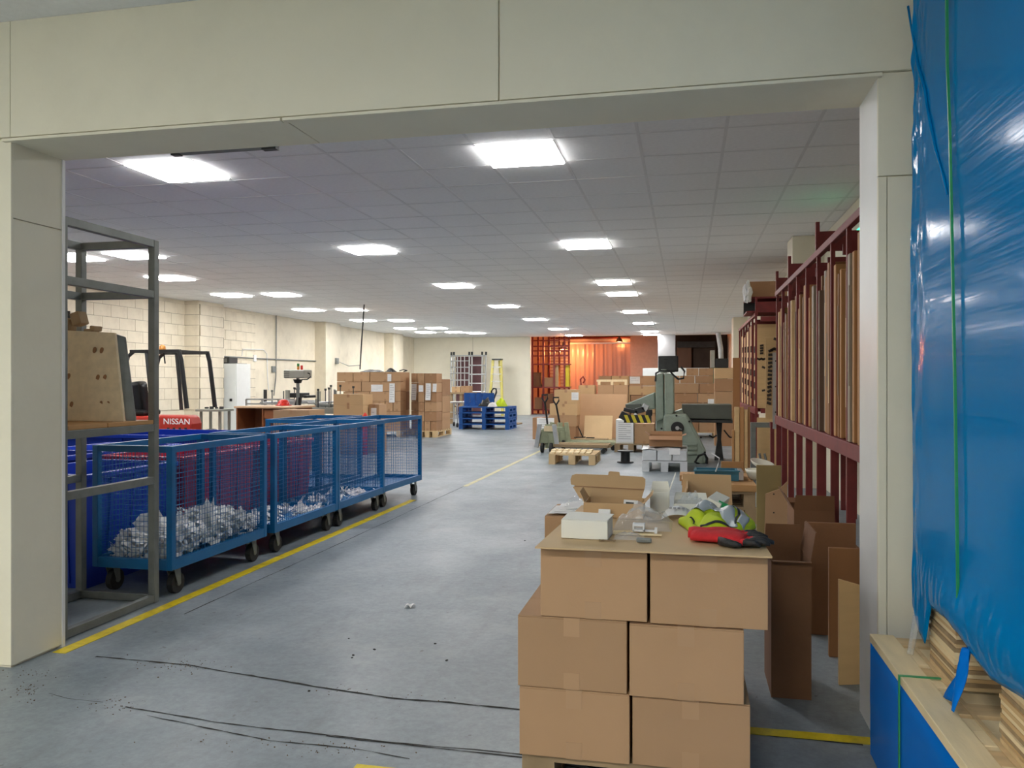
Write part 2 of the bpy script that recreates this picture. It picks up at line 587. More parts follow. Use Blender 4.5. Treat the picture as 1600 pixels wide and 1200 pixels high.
line('trim_1', -2.885, -2.815, 3.22, 8.2)
line('trim_2', -2.64, -2.58, 9.4, 16.0, 'faded_line')
line('trim_3', 0.19, 0.655, 3.0, 3.06)
line('trim_4', -1.06, -0.80, 2.43, 2.49)
line('trim_5', -3.6, -2.9, 2.87, 2.93)

# --- the partition with the wide doorway
lintel = struct(MB().box(-7.0, 6.2, JY0, JY1, LZ + 0.012, 3.12).build('wall_partition', M['cream']))
# facing boards of the lintel, each board its own part (the vertical joints show)
for x0, x1 in [(-7.0, -2.893), (-2.890, -0.698), (-0.693, 1.6), (1.603, 6.2)]:
    MB().box(x0, x1, JY0 - 0.014, JY0, LZ + 0.012, 2.84).build('facing_board', M['cream'], lintel, bevel=0.002)
# soffit boards and the edging strip below the facing
for x0, x1 in [(-2.93, -1.585), (-1.58, 0.70)]:
    MB().box(x0, x1, JY0 + 0.004, JY1 + 0.01, LZ - 0.004, LZ + 0.012).build('soffit_board', M['cream'], lintel, bevel=0.002)
MB().box(-2.93, -1.6, JY0 - 0.02, JY0 + 0.012, LZ - 0.006, LZ + 0.006).build('edging_strip', M['cream'], lintel)
MB().box(-1.59, 0.66, JY0 - 0.02, JY0 + 0.012, LZ - 0.006, LZ + 0.006).build('edging_strip', M['cream'], lintel)
# slotted track plate at the far edge of the soffit
mb = MB().box(-2.30, -1.84, JY1 + 0.01, JY1 + 0.05, LZ - 0.004, LZ + 0.03)
o = mb.build('track_plate', M['steel'], lintel)
MB().box(-1.87, -1.80, JY1 + 0.012, JY1 + 0.045, LZ - 0.012, LZ + 0.03).build('track_end', M['dark_steel'], lintel)
MB().box(-2.33, -2.29, JY1 + 0.012, JY1 + 0.045, LZ - 0.010, LZ + 0.03).build('track_end', M['dark_steel'], lintel)

wl = struct(MB().box(-7.0, LX - 0.012, JY0 + 0.012, JY1, 0.0, LZ + 0.012).build('wall_doorway_left', M['cream']))
MB().box(-7.0, LX, JY0, JY0 + 0.014, 0.012, LZ + 0.01).build('facing_board', M['cream'], wl, bevel=0.003)
MB().box(LX - 0.014, LX, JY0 + 0.012, JY1 - 0.002, 0.012, 1.98).build('jamb_board', M['cream'], wl, bevel=0.002)
MB().box(LX - 0.014, LX, JY0 + 0.012, JY1 - 0.002, 1.984, LZ + 0.01).build('jamb_board', M['cream'], wl, bevel=0.002)
MB().box(LX - 0.02, LX + 0.004, JY1 - 0.006, JY1 + 0.012, 0.0, LZ + 0.01).build('corner_strip', M['frame_white'], wl)
wr = struct(MB().box(RX + 0.012, 6.2, JY0 + 0.012, JY1, 0.0, LZ + 0.012).build('wall_doorway_right', M['cream']))
MB().box(RX + 0.03, 6.2, JY0, JY0 + 0.014, 0.0, 1.97).build('facing_board', M['cream'], wr, bevel=0.002)
MB().box(RX, 6.2, JY0, JY0 + 0.014, 1.974, LZ + 0.01).build('facing_board', M['cream'], wr, bevel=0.002)
MB().box(RX, RX + 0.028, JY0 - 0.004, JY0 + 0.014, 0.0, 1.97).build('corner_strip', M['cream'], wr, bevel=0.002)
MB().box(RX, RX + 0.014, JY0 + 0.012, JY1 + 0.004, 0.0, LZ).build('jamb_board', M['frame_white'], wr, bevel=0.002)

# --- hall walls
wall_left = struct(MB().box(XL - 0.25, XL, JY1, YF + 10, 0, 3.12).build('wall_left', M['cream_block']))
wall_right = struct(MB().box(XR, XR + 0.25, JY1, YF + 10, 0, 3.12).build('wall_right', M['cream']))
wall_far = struct(MB().box(XL, -5.83, YF, YF + 0.22, 0, 3.12).build('wall_far', M['cream']))
for x in (-8.1,):
    MB().box(x, x + 0.01, YF - 0.002, YF, 0, 3.0).build('board_joint', M['mortar'], wall_far)
mb = MB()   # pilasters
pil_y = [(15.4, 16.35), (21.6, 22.6), (27.1, 28.1), (9.0, 9.9)]
pils = [struct(MB().box(XL + .001, XL + 0.34, y0, y1, 0, 3.0).build('wall_pilaster_%d' % (k + 1), M['cream_block'])) for k, (y0, y1) in enumerate(pil_y)]
for k, (y0, y1) in enumerate([(10.1, 10.6), (22.4, 23.2)]):
    struct(MB().box(1.24, XR, y0, y1, 0, 3.0).build('wall_pilaster_%d' % (k + 5), M['cream']))
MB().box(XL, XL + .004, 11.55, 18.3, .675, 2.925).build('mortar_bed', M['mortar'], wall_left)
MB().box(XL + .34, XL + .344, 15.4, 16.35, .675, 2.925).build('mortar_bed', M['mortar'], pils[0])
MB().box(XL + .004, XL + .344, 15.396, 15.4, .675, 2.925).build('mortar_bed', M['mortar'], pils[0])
# painted concrete blocks that can be told apart: near bay of the left wall and its pilaster
rndb = random.Random(5)
block_meshes = []
for i in range(6):
    t = MB().box(0, 0.012 + 0.004 * rndb.random(), 0.004, 0.446, 0.004, 0.221)
    me = bpy.data.meshes.new('block')
    me.from_pydata([tuple(p) for p in t.v], [], t.f)
    me.materials.append(M['cream_block'])
    block_meshes.append(me)


def block(x, y, z, sy=1.0, rot=0, par=None):
    par = par or wall_left
    me = block_meshes[rndb.randrange(6)]
    ob = bpy.data.objects.new('block', me)
    col.objects.link(ob)
    ob.parent = par
    ob.location = Vector((x, y, z)) - ORG[par]
    ob.scale = (1, sy, 1)
    ob.rotation_euler = (0, 0, rot)
    return ob


for r in range(3, 13):
    z = r * 0.225
    off = 0.225 if r % 2 else 0.0
    for k in range(15):
        y = 11.55 + off + k * 0.45
        if y + 0.45 > 15.4 and y < 16.35:
            continue
        if y > 18.0:
            continue
        block(XL, y, z)
    if r % 2:
        block(XL, 18.075, z, .5)
        block(XL, 16.36, z, .8)
    else:
        block(XL, 15.15, z, .54)
        block(XL, 16.36, z, .3)
    # pilaster: near face (turned to the camera) and aisle face
    for k in range(2):
        block(XL + 0.34, 15.42 + k * 0.45 + (0.0 if r % 2 else 0.03), z, par=pils[0])
    ob = block(XL + 0.0, 15.4, z, 0.78, R(-90), pils[0])

# --- ceilings
ceiling = struct(MB().box(XL - 0.2, XR + 0.2, JY1, YF + 0.22, 3.03, 3.12).build('ceiling', M['ceilback']))
gx = [-0.33 + 0.6 * k for k in range(0, 4)]
x = -0.93
gx = [-0.93] + gx
while x > XL:
    x -= 0.6 if x > -1.5 else 0.577
    gx.insert(0, x)
gx = [max(XL, g) for g in gx]
gx = [g for g in gx if g < XR] + [XR]
gy = [5.71 + 0.6 * k for k in range(-4, 42)]
gy = [JY1] + [g for g in gy if JY1 + 0.05 < g < YF - 0.05] + [YF]
cells = []
for i in range(len(gx) - 1):
    for j in range(len(gy) - 1):
        cx, cy = (gx[i] + gx[i + 1]) / 2, (gy[j] + gy[j + 1]) / 2
        p = pix(cx, cy, 3.0)
        vis = -60 < p[0] < 1420 and p[1] > 160
        cells.append((0 if vis else 1, p[2], i, j))
cells.sort()
rest = MB()
tmesh = {}
for n, (vv, d, i, j) in enumerate(cells):
    x0, x1, y0, y1 = gx[i] + 0.006, gx[i + 1] - 0.006, gy[j] + 0.006, gy[j + 1] - 0.006
    if n < 300:
        key = (round(x1 - x0, 3), round(y1 - y0, 3))
        if key not in tmesh:
            ob = MB().box(ORG[ceiling].x - key[0] / 2, ORG[ceiling].x + key[0] / 2, ORG[ceiling].y - key[1] / 2, ORG[ceiling].y + key[1] / 2,
                          ORG[ceiling].z, ORG[ceiling].z + 0.018).build('ceiling_tile', M['tile'], ceiling)
            tmesh[key] = ob.data
        else:
            ob = bpy.data.objects.new('ceiling_tile', tmesh[key])
            col.objects.link(ob)
            ob.parent = ceiling
        ob.location = Vector(((x0 + x1) / 2, (y0 + y1) / 2, 3.004 + random.uniform(-0.0006, 0.001))) - ORG[ceiling]
        ob.rotation_euler = (random.uniform(-.003, .003), random.uniform(-.003, .003), 0)
    else:
        rest.box(x0, x1, y0, y1, 3.004, 3.022)
o = rest.build('far_ceiling_tiles', M['tile'], ceiling)
o['kind'] = 'stuff'
mb = MB()
for g in gx:
    mb.box(g - 0.012, g + 0.012, JY1, YF, 3.002, 3.006)
for g in gy:
    mb.box(XL, XR, g - 0.012, g + 0.012, 3.0015, 3.0055)
o = mb.build('ceiling_grid', M['tbar'], ceiling)
o['kind'] = 'stuff'

# --- front room (where the photographer stands)
struct(MB().box(-7.0, 6.2, -6, JY0, 2.84, 2.9).build('ceiling_front', M['tile']))
struct(MB().box(-7.2, -7.0, -6, JY1, 0, 3.12).build('wall_front_left', M['cream']))
struct(MB().box(6.2, 6.4, -6, JY1, 0, 3.12).build('wall_front_right', M['cream']))
struct(MB().box(-7.2, 6.4, -6.2, -6, 0, 3.12).build('wall_back', M['cream']))

# --- LED panels
led_frame = None


def led(x, y, z, label, group, m, tall=0.012, s=0.57):
    t = thing('ceiling_light', (x, y, z), label, 'light', group)
    h = s / 2
    fr = MB()
    tall = .006
    fr.box(x - h - .012, x + h + .012, y - h - .012, y - h, z - tall, z)
    fr.box(x - h - .012, x + h + .012, y + h, y + h + .012, z - tall, z)
    fr.box(x - h - .012, x - h, y - h, y + h, z - tall, z)
    fr.box(x + h, x + h + .012, y - h, y + h, z - tall, z)
    fr.build('frame', M['frame_white'], t)
    MB().box(x - h, x + h, y - h, y + h, z - .018, z).build('diffuser', m, t)
    return t


ROWS = [('right-hand ceiling row', -1.23, [6.03, 10.15, 14.12, 16.0, 20.1, 24.1, 28.1, 29.9]),
        ('middle ceiling row', -4.08, [5.9, 9.97, 14.0, 18.0, 22.0, 26.1, 30.0]),
        ('ceiling row second from the block wall', -7.85, [9.69, 14.68, 18.12, 21.55, 24.85, 27.0]),
        ('ceiling row nearest the block wall', -8.88, [11.95, 14.57, 17.93, 21.3, 24.78, 26.85])]
for rn, x, ys in ROWS:
    for k, y in enumerate(ys):
        xx = {(-7.85, 9.69): -7.37, (-8.88, 11.95): -8.42}.get((x, y), x)
        if y > 29.9:
            y = 29.85
        led(xx, y, 3.0, 'square LED panel, %s from the doorway, %s' % (ORD[k], rn), 'hall LED ceiling panels', M['led'])
led(-8.35, 9.7, 3.0, 'square LED ceiling panel seen through the grey steel frame, at far left', 'hall LED ceiling panels', M['led'])
led(-7.27, 27.6, 3.0, 'square LED ceiling panel beside the scaffold frame, nearest the far wall', 'hall LED ceiling panels', M['led'])
for k, (x, y) in enumerate([(-5.4, -0.8), (-3.0, -0.8), (-0.6, -0.8), (-5.4, -3.8), (-3.0, -3.8), (-0.6, -3.8)]):
    led(x, y, 2.84, 'square LED panel in the front room ceiling, out of the photo, %s of six' % ORD[k], 'front room LED panels', M['led_near'])


# ================================================================== LEFT SIDE
# ---- grey steel frame rack behind the left jamb
t = thing('steel_rack', (-3.22, 3.75, 0), 'tall open grey steel frame rack just behind the left door jamb', 'rack')
rx0, rx1, ry0, ry1, pw = -3.46, -2.98, 3.38, 4.08, 0.042
for x in (rx0, rx1):
    for y in (ry0, ry1):
        MB().box(x - pw / 2, x + pw / 2, y - pw / 2, y + pw / 2, 0.0, 2.07).build('post', M['steel'], t, bevel=0.003)
for z in (0.025, 0.70, 1.0, 1.76, 2.05):
    for x in (rx0, rx1):
        MB().box(x - pw * .45, x + pw * .45, ry0 + pw / 2, ry1 - pw / 2, z - pw / 2, z + pw / 2).build('rail', M['steel'], t, bevel=0.002)
    if z > 1.1 or z < 0.1:
        MB().box(rx0 + pw / 2, rx1 - pw / 2, ry1 - pw * .45, ry1 + pw * .45, z - pw / 2, z + pw / 2).build('rail', M['steel'], t, bevel=0.002)
    MB().box(rx0 + pw / 2, rx1 - pw / 2, ry0 - pw * .45, ry0 + pw * .45, z - pw / 2, z + pw / 2).build('rail', M['steel'], t, bevel=0.002)
for k, (a, b) in enumerate([(3.405, 3.68), (3.69, 4.055)]):
    o = MB().box(rx0 - .01, rx1 + .018, a, b, 1.022, 1.045).build('shelf_plank', M['plank'], bevel=0.003)
    tag(o, ['brown wooden plank on the steel rack, nearer the door jamb', 'brown wooden plank on the steel rack, under the slotted chipboard panel'][k], 'plank', 'planks on the steel rack')

# ---- slotted chipboard panel standing on the rack, with grey metal sheet behind
def slant(p):
    return p
py = 3.86
A, B_, C_, D_ = W(60, 514, py), W(179, 520, py + .03), W(193, 652, py - .02), W(60, 656, py - .05)
def panel_pt(a, b):
    A_, Bb, Cc, Dd = map(Vector, (A, B_, C_, D_))
    return A_.lerp(Bb, a).lerp(Dd.lerp(Cc, a), b)
zmin = 1.046
t = thing('slotted_panel', (-3.3, 3.85, zmin), 'pale chipboard panel with rows of oval slots, leaning on the rack shelf', 'panel')
poly = [panel_pt(0, 0), panel_pt(1, 0), panel_pt(1, 1), panel_pt(0, 1)]
dz = min(p.z for p in poly) - zmin
poly = [p - Vector((0, 0, dz * 0 if p.z > 1.3 else p.z - zmin)) for p in poly]
MB().prism(poly, (0, 0.018, 0)).build('board', M['chip'], t, bevel=0.002)
def ppt(u, v):
    # point on the panel face under photo pixel
    best = W(u, v, py)
    n = (poly[1] - poly[0]).cross(poly[3] - poly[0]).normalized()
    o_ = Vector((0, 0, CAM_H))
    d = Vector(best) - o_
    k = (poly[0] - o_).dot(n) / d.dot(n)
    return o_ + d * k
for (u, v) in [(103, 548), (148, 547), (159, 547.5), (107, 588), (153, 590), (164, 590), (112, 632), (158, 631), (169, 631.5), (101, 632)]:
    c = ppt(u, v)
    mb = MB()
    ell = [c + Vector((0.011 * math.cos(a) + 0.003 * math.sin(a), -0.003, 0.017 * math.sin(a))) for a in [math.tau * k / 14 for k in range(14)]]
    mb.prism(ell, (0, 0.008, 0))
    mb.build('slot', M['board_b'], t)
# grey sheet-metal edge strip beside the panel
p0, p1 = W(181, 522, py + .06), W(196, 650, py + .04)
q = thing('metal_plate', (p1[0], p1[1], zmin), 'upright grey metal plate behind the slotted chipboard panel', 'plate')
MB().prism([(p0[0], p0[1], p0[2]), (p0[0] + .034, p0[1] + .03, p0[2] - .015), (p1[0] + .04, p1[1] + .03, zmin), (p1[0], p1[1], zmin)], (0, 0.012, 0)).build('plate', M['steel'], q, bevel=0.004)
# wooden blocks on top of the panel row
bx = thing('timber_offcuts', (-3.35, 3.95, zmin), 'crate of rough timber offcuts standing behind the slotted panel', 'timber')
c = W(130, 522, 3.98)
MB().box(-3.44, c[0] + .13, 3.93, 4.04, zmin, c[2] - 0.02).build('crate', M['pine'], bx, bevel=0.004)
for (u, v, w, h, rr) in [(106, 505, .07, .07, .2), (124, 497, .06, .075, -.3), (150, 512, .03, .03, .1), (143, 517, .05, .03, 0)]:
    c2 = W(u, v, 3.98)
    MB().obox((c2[0], 3.98, c2[2] - .005), (w, .07, h), (0, rr, 0)).build('block', M['pine_grey'], bx, bevel=0.006)
c2 = W(105, 487, 3.98)
MB().obox((c2[0], 3.99, c2[2] - .02), (.012, .012, .05)).build('peg', M['black'], bx)

# ---- wire cage trolleys
def wire(mb, o, a, b, na, nb, r=0.0011):
    """wire grid over the parallelogram o + a*s + b*t"""
    o, a, b = Vector(o), Vector(a), Vector(b)
    nrm = a.cross(b).normalized()
    for i in range(1, na):
        p = o + a * (i / na)
        mb.bar(p, p + b, r * 2, r * 2, up=nrm, cap=False)
    for j in range(1, nb):
        p = o + b * (j / nb)
        mb.bar(p + nrm * r, p + a + nrm * r, r * 2, r * 2, up=nrm, cap=False)


def cage(x0, x1, y0, y1, z0=0.16, z1=0.885):
    t = thing('cage_trolley', ((x0 + x1) / 2, (y0 + y1) / 2, 0), 'x', 'trolley')
    w = 0.038
    for x in (x0 + w / 2, x1 - w / 2):
        for y in (y0 + w / 2, y1 - w / 2):
            MB().box(x - w / 2, x + w / 2, y - w / 2, y + w / 2, z0, z1).build('post', M['cage_blue'], t, bevel=0.002, seg=1)
    for z, nm, hh in ((z1 - w / 2, 'top_rail', w), (z0 + .03, 'bottom_rail', 0.06)):
        for x in (x0 + w / 2, x1 - w / 2):
            MB().box(x - w / 2 + .002, x + w / 2 - .002, y0 + w, y1 - w, z - hh / 2, z + hh / 2).build(nm, M['cage_blue'], t)
        for y in (y0 + w / 2, y1 - w / 2):
            MB().box(x0 + w, x1 - w, y - w / 2 + .002, y + w / 2 - .002, z - hh / 2, z + hh / 2).build(nm, M['cage_blue'], t)
    MB().box(x0 + w, x1 - w, y0 + w, y1 - w, z0 + .01, z0 + .022).build('floor_tray', M['cage_floor'], t)
    za, zb = z0 + .06, z1 - w
    n = int((y1 - y0) / 0.031)
    nz = int((zb - za) / 0.03)
    nx = int((x1 - x0) / 0.031)
    for nm, o_, a, b, k in (('side_mesh', (x1 - w / 2, y0 + w, za), (0, y1 - y0 - 2 * w, 0), (0, 0, zb - za), n),
                            ('side_mesh', (x0 + w / 2, y0 + w, za), (0, y1 - y0 - 2 * w, 0), (0, 0, zb - za), n),
                            ('end_mesh', (x0 + w, y0 + w / 2, za), (x1 - x0 - 2 * w, 0, 0), (0, 0, zb - za), nx),
                            ('end_mesh', (x0 + w, y1 - w / 2, za), (x1 - x0 - 2 * w, 0, 0), (0, 0, zb - za), nx)):
        mb = MB()
        wire(mb, o_, a, b, k, nz)
        o = mb.build(nm, M['cage_blue'], t, fixn=False)
        o['kind'] = 'stuff'
    for i, x in enumerate((x0 + .06, x1 - .06)):
        for j, y in enumerate((y0 + .1, y1 - .12)):
            cz = MB()
            cz.box(x - .035, x + .035, y - .035, y + .035, z0 - .008, z0)
            cz.prism([(x - .028, y - .03, z0 - .01), (x - .028, y + .03, z0 - .01), (x - .028, y + .035, .055), (x - .028, y + .005, .055)], (.004, 0, 0))
            cz.prism([(x + .024, y - .03, z0 - .01), (x + .024, y + .03, z0 - .01), (x + .024, y + .035, .055), (x + .024, y + .005, .055)], (.004, 0, 0))
            fk = cz.build('castor', M['steel'], t)
            MB().cyl((x - .02, y + .02, .062), (x + .02, y + .02, .062), .062, n=20).build('wheel', M['rubber'], fk, bevel=0.004)
            MB().cyl((x - .026, y + .02, .062), (x + .026, y + .02, .062), .018, n=12).build('hub', M['steel'], fk)
    return t


CX0, CX1 = -3.46, -2.925
c1 = cage(CX0, CX1, 4.17, 5.26)
c1['label'] = 'blue wire cage trolley full of white paper scraps, nearest the steel rack'
c1['group'] = 'blue cage trolleys'
for k, (y, lab) in enumerate([(5.37, 'blue wire cage trolley, second from the steel rack along the yellow line'),
                              (6.47, 'blue wire cage trolley, third from the steel rack along the yellow line'),
                              (7.58, 'blue wire cage trolley at the far end of the row, its black wheel showing')]):
    c = copytree(c1)
    c.location.y = y + 1.09 / 2
    c['label'] = lab
    if k == 2:
        c.rotation_euler.z = R(-2.0)
c = copytree(c1)
c.location = (-3.86, 7.98, 0)
c.scale.x = 1.1
c['label'] = 'blue wire cage trolley standing behind the row, beside the last one'

# scraps of paper in the cages (uncountable)
def scraps(name, x0, x1, y0, y1, z0, hf, n, label, seed, parentless=True):
    rnd = random.Random(seed)
    mb = MB()
    for _ in range(n):
        x, y = rnd.uniform(x0, x1), rnd.uniform(y0, y1)
        z = z0 + hf(x, y) * rnd.random() ** 0.5
        L = rnd.uniform(.03, .13)
        w = rnd.uniform(.008, .05)
        e = Euler((rnd.uniform(-.8, .8), rnd.uniform(-.8, .8), rnd.uniform(0, 6.3))).to_matrix()
        k = rnd.uniform(-2.0, 2.0)
        pts = []
        for i in range(4):
            s_ = (i / 3 - .5) * L
            zz = k * s_ * s_ * 4
            for d in (-w / 2, w / 2):
                p = e @ Vector((s_, d * (1 + .4 * rnd.random()), zz)) + Vector((x, y, z))
                p.x = min(max(p.x, x0), x1)
                p.y = min(max(p.y, y0), y1)
                p.z = max(p.z, z0)
                pts.append(p)
        mb.add(pts, [(0, 2, 3, 1), (2, 4, 5, 3), (4, 6, 7, 5)])
    o = mb.build(name, M['paper'], fixn=False)
    return tag(o, label, 'paper', kind='stuff')


scraps('paper_scraps', -3.40, -2.97, 4.22, 5.2, .186, lambda x, y: .05 + .14 * math.exp(-((y - 4.95) / .35) ** 2) + .10 * math.exp(-((y - 4.4) / .2) ** 2), 1500,
       'heap of white paper scraps in the nearest cage trolley', 3)
scraps('paper_scraps', -3.40, -2.97, 5.43, 6.4, .186, lambda x, y: .01 + .04 * math.exp(-((y - 6.0) / .25) ** 2), 110, 'thin litter of paper in the second cage trolley', 4)
scraps('paper_scraps', -3.40, -2.97, 6.53, 7.5, .186, lambda x, y: .015, 90, 'thin litter of paper in the third cage trolley', 5)
# crumpled sheets of white paper sticking up in the first trolley
def crumple(name, c, s, label, seed, m='paper', n=14, squash=(1, 1, 1), cat='paper', rough=.35, rot=0):
    rnd = random.Random(seed)
    from mathutils import noise as mn
    mb = MB()
    off = Vector((rnd.uniform(0, 50), rnd.uniform(0, 50), 0))
    rows, cols = n // 2 + 1, n
    pts = []
    for i in range(rows + 1):
        th = math.pi * i / rows
        for j in range(cols):
            ph = math.tau * j / cols + rot
            d = Vector((math.sin(th) * math.cos(ph), math.sin(th) * math.sin(ph), math.cos(th)))
            r = 1 + rough * mn.noise(d * 2.1 + off) * 2 + rough * .7 * mn.noise(d * 5 + off)
            p = Vector((d.x * squash[0], d.y * squash[1], d.z * squash[2])) * r * s
            pts.append(Vector(c) + p)
    fs = []
    for i in range(rows):
        for j in range(cols):
            j2 = (j + 1) % cols
            fs.append((i * cols + j, i * cols + j2, (i + 1) * cols + j2, (i + 1) * cols + j))
    mb.add(pts, fs)
    o = mb.build(name, M[m])
    return tag(o, label, cat)


crumple('crumpled_paper', (-3.30, 4.5, .335), .105, 'large crumpled ball of white paper near the front of the first trolley', 2, squash=(.9, 1, 1.0))
crumple('crumpled_paper', (-3.14, 4.44, .285), .075, 'smaller crumpled white paper beside the large ball in the first trolley', 12)
crumple('crumpled_paper', (-3.10, 4.62, .255), .05, 'crumpled white paper against the mesh in the first trolley', 22)
o = MB().surf(lambda a, b: (-3.02 + .05 * b * math.sin(3 * a), 4.66 + .10 * a - .04 * b + .03 * math.sin(6 * b), .26 + .22 * b - .10 * (a - .5) ** 2 + .05 * math.sin(9 * a)), 6, 6).build('torn_paper', M['paper'], solid=.001)
tag(o, 'torn sheet of white paper sticking up in the first trolley', 'paper')
o = MB().surf(lambda a, b: (-3.04 + .03 * math.sin(4 * a), 5.95 + .16 * a, .2 + .10 * b * (1 - .5 * a) + .02 * math.sin(12 * a)), 6, 4).build('torn_paper', M['paper'], solid=.001)
tag(o, 'torn pale paper standing in the second trolley', 'paper')

# ---- plastic bins
def plastic_bin(name, x0, x1, y0, y1, h, m, label, rot=0, z0=0.0):
    t = thing(name, ((x0 + x1) / 2, (y0 + y1) / 2, z0), label, 'bin', 'plastic bins behind the trolleys')
    tp = 0.035
    body = MB()
    th = 0.012
    def ring(x0, x1, y0, y1, z):
        return [(x0, y0, z), (x1, y0, z), (x1, y1, z), (x0, y1, z)]
    V = ring(x0 + tp, x1 - tp, y0 + tp, y1 - tp, z0) + ring(x0, x1, y0, y1, z0 + h) + \
        ring(x0 + th, x1 - th, y0 + th, y1 - th, z0 + h) + ring(x0 + tp + th, x1 - tp - th, y0 + tp + th, y1 - tp - th, z0 + .02)
    fs = [(3, 2, 1, 0)]
    for a in (0, 4, 8):
        for i in range(4):
            j = (i + 1) % 4
            fs.append((a + i, a + j, a + 4 + j, a + 4 + i))
    fs.append((12, 13, 14, 15))
    body.add(V, fs)
    body.build('tub', m, t)
    rim = MB()
    e = .018
    for (a, b, c, d) in [(x0 - e, x1 + e, y0 - e, y0), (x0 - e, x1 + e, y1, y1 + e), (x0 - e, x0, y0, y1), (x1, x1 + e, y0, y1)]:
        rim.box(a, b, c, d, z0 + h - .035, z0 + h)
    rim.build('rim', m, t, bevel=.003, seg=1)
    for k in range(3):
        yy = y0 + (y1 - y0) * (k + 1) / 4
        MB().prism([(x1 - tp, yy - .012, z0 + .03), (x1 - tp, yy + .012, z0 + .03), (x1 - .001, yy + .012, z0 + h - .035), (x1 - .001, yy - .012, z0 + h - .035)], (.012, 0, 0)).build('rib', m, t)
        xx = x0 + (x1 - x0) * (k + 1) / 4
        MB().prism([(xx - .012, y0 + tp, z0 + .03), (xx + .012, y0 + tp, z0 + .03), (xx + .012, y0 + .001, z0 + h - .035), (xx - .012, y0 + .001, z0 + h - .035)], (0, -.012, 0)).build('rib', m, t)
    t.rotation_euler.z = R(rot)
    return t


plastic_bin('plastic_bin', -4.16, -3.54, 4.22, 5.08, .70, M['bin_blue'], 'blue plastic bin beside the nearest cage trolley')
plastic_bin('plastic_bin', -4.98, -4.26, 4.45, 5.3, .74, M['bin_blue'], 'blue plastic bin furthest left, seen through the steel rack')
plastic_bin('plastic_bin', -4.22, -3.54, 5.18, 6.15, .72, M['bin_red'], 'crimson plastic bin beside the first and second cage trolleys')
plastic_bin('plastic_bin', -4.26, -3.54, 6.25, 7.22, .72, M['bin_red'], 'crimson plastic bin further back, beside the third cage trolley')
plastic_bin('plastic_bin', -5.05, -4.35, 5.42, 6.3, .72, M['bin_blue'], 'blue plastic bin behind the crimson bins, second row')
plastic_bin('plastic_bin', -6.4, -4.55, 7.0, 7.9, .74, M['bin_blue'], 'wide blue plastic bin in front of the forklift')

# ---- forklift, tail towards the aisle
fy = 11.0
def FW(u, v, dy=0):
    return Vector(W(u, v, fy + dy))
t = thing('forklift', (-8.2, fy + .5, 0), 'red forklift truck with black overhead guard, parked by the block wall', 'forklift')
a, b = FW(247, 650), FW(296, 672)
cw = MB()
cw.prism([(a.x, fy, .25), (b.x + .02, fy, .25), (b.x + .03, fy, .62), (b.x - .02, fy, a.z), (a.x, fy, a.z + .01)], (0, .3, 0))
cw.build('counterweight', M['red_paint'], t, bevel=.04, seg=3)
g = text_part('NISSAN', .125, 'lettering', M['paper'], t, ((FW(276, 659)).x, fy - .002, FW(276, 659).z), (R(90), 0, 0), sx=1.1)
for k in range(4):
    c = FW(263 + k * 9, 670)
    MB().box(c.x - .025, c.x + .025, fy - .004, fy + .02, c.z - .05, c.z + .02).build('vent_slot', M['black'], t, bevel=.008)
MB().box(-9.75, a.x, fy + .05, fy + 1.0, .25, .60).build('body', M['red_paint'], t, bevel=.03)
MB().box(-9.3, a.x + .1, fy + .15, fy + .9, .60, .72).build('hood', M['red_paint'], t, bevel=.03)
for (x, y) in [(-9.3, fy - .05), (-7.75, fy + .0), (-9.3, fy + .95), (-7.75, fy + .9)]:
    w = MB().cyl((x, y, .3), (x, y + .2, .3), .3 if x < -9 else .24, n=24)
    if x > -9:
        w = MB().cyl((x, y + .1, .24), (x, y + .28, .24), .24, n=24)
    o = w.build('wheel', M['rubber'], t, bevel=.03)
    MB().cyl((x, y - .01, .3), (x, y + .03, .3), .12, n=16).build('hub', M['red_paint'], o)
gz = 1.74
gx0, gx1 = FW(192, 545).x, FW(272, 548).x
for y in (fy + .12, fy + .88):
    MB().tube([(gx1 + .14, y, .85), (gx1 + .04, y, 1.6), (gx1 - .0, y, gz)], .035, 8).build('guard_post', M['black'], t)
    MB().tube([(gx0 + .42, y, .8), (gx0 + .38, y, 1.3), (gx0 + .33, y, gz)], .03, 8).build('guard_post', M['dark_steel'], t)
    MB().tube([(gx0 - .15, y, .6), (gx0 - .10, y, 1.3), (gx0, y, 1.66), (gx0 + .1, y, gz)], .03, 8).build('guard_post', M['black'], t)
    MB().bar((gx0 + .05, y, gz), (gx1 + .02, y, gz), .06, .05).build('guard_rail', M['black'], t)
for k in range(6):
    x = gx0 + .08 + k * (gx1 - gx0 - .08) / 5
    MB().bar((x, fy + .1, gz), (x, fy + .9, gz), .03, .04).build('guard_bar', M['black'], t)
c = FW(254, 541, .2)
MB().lathe((c.x, c.y, gz + .02), [(.05, 0), (.05, .02), (.045, .06), (.02, .085)], 14).build('beacon', M['amber'], t, smooth=True)
c = FW(222, 630, .5)
MB().surf(lambda a, b: (c.x - .17 + .34 * a, c.y - .08 + .12 * math.sin(math.pi * a) - .1 * b, .75 + .52 * b - .05 * (2 * a - 1) ** 2), 10, 8).build('seat_back', M['black'], t, solid=.09, smooth=True)
MB().box(c.x - .35, c.x + .18, c.y - .2, c.y + .25, .72, .82).build('seat', M['black'], t, bevel=.04)
MB().tube([FW(256, 552, .2), FW(257, 560, .2), FW(258, 568, .2)], .012, 6).build('cable', M['black'], t)

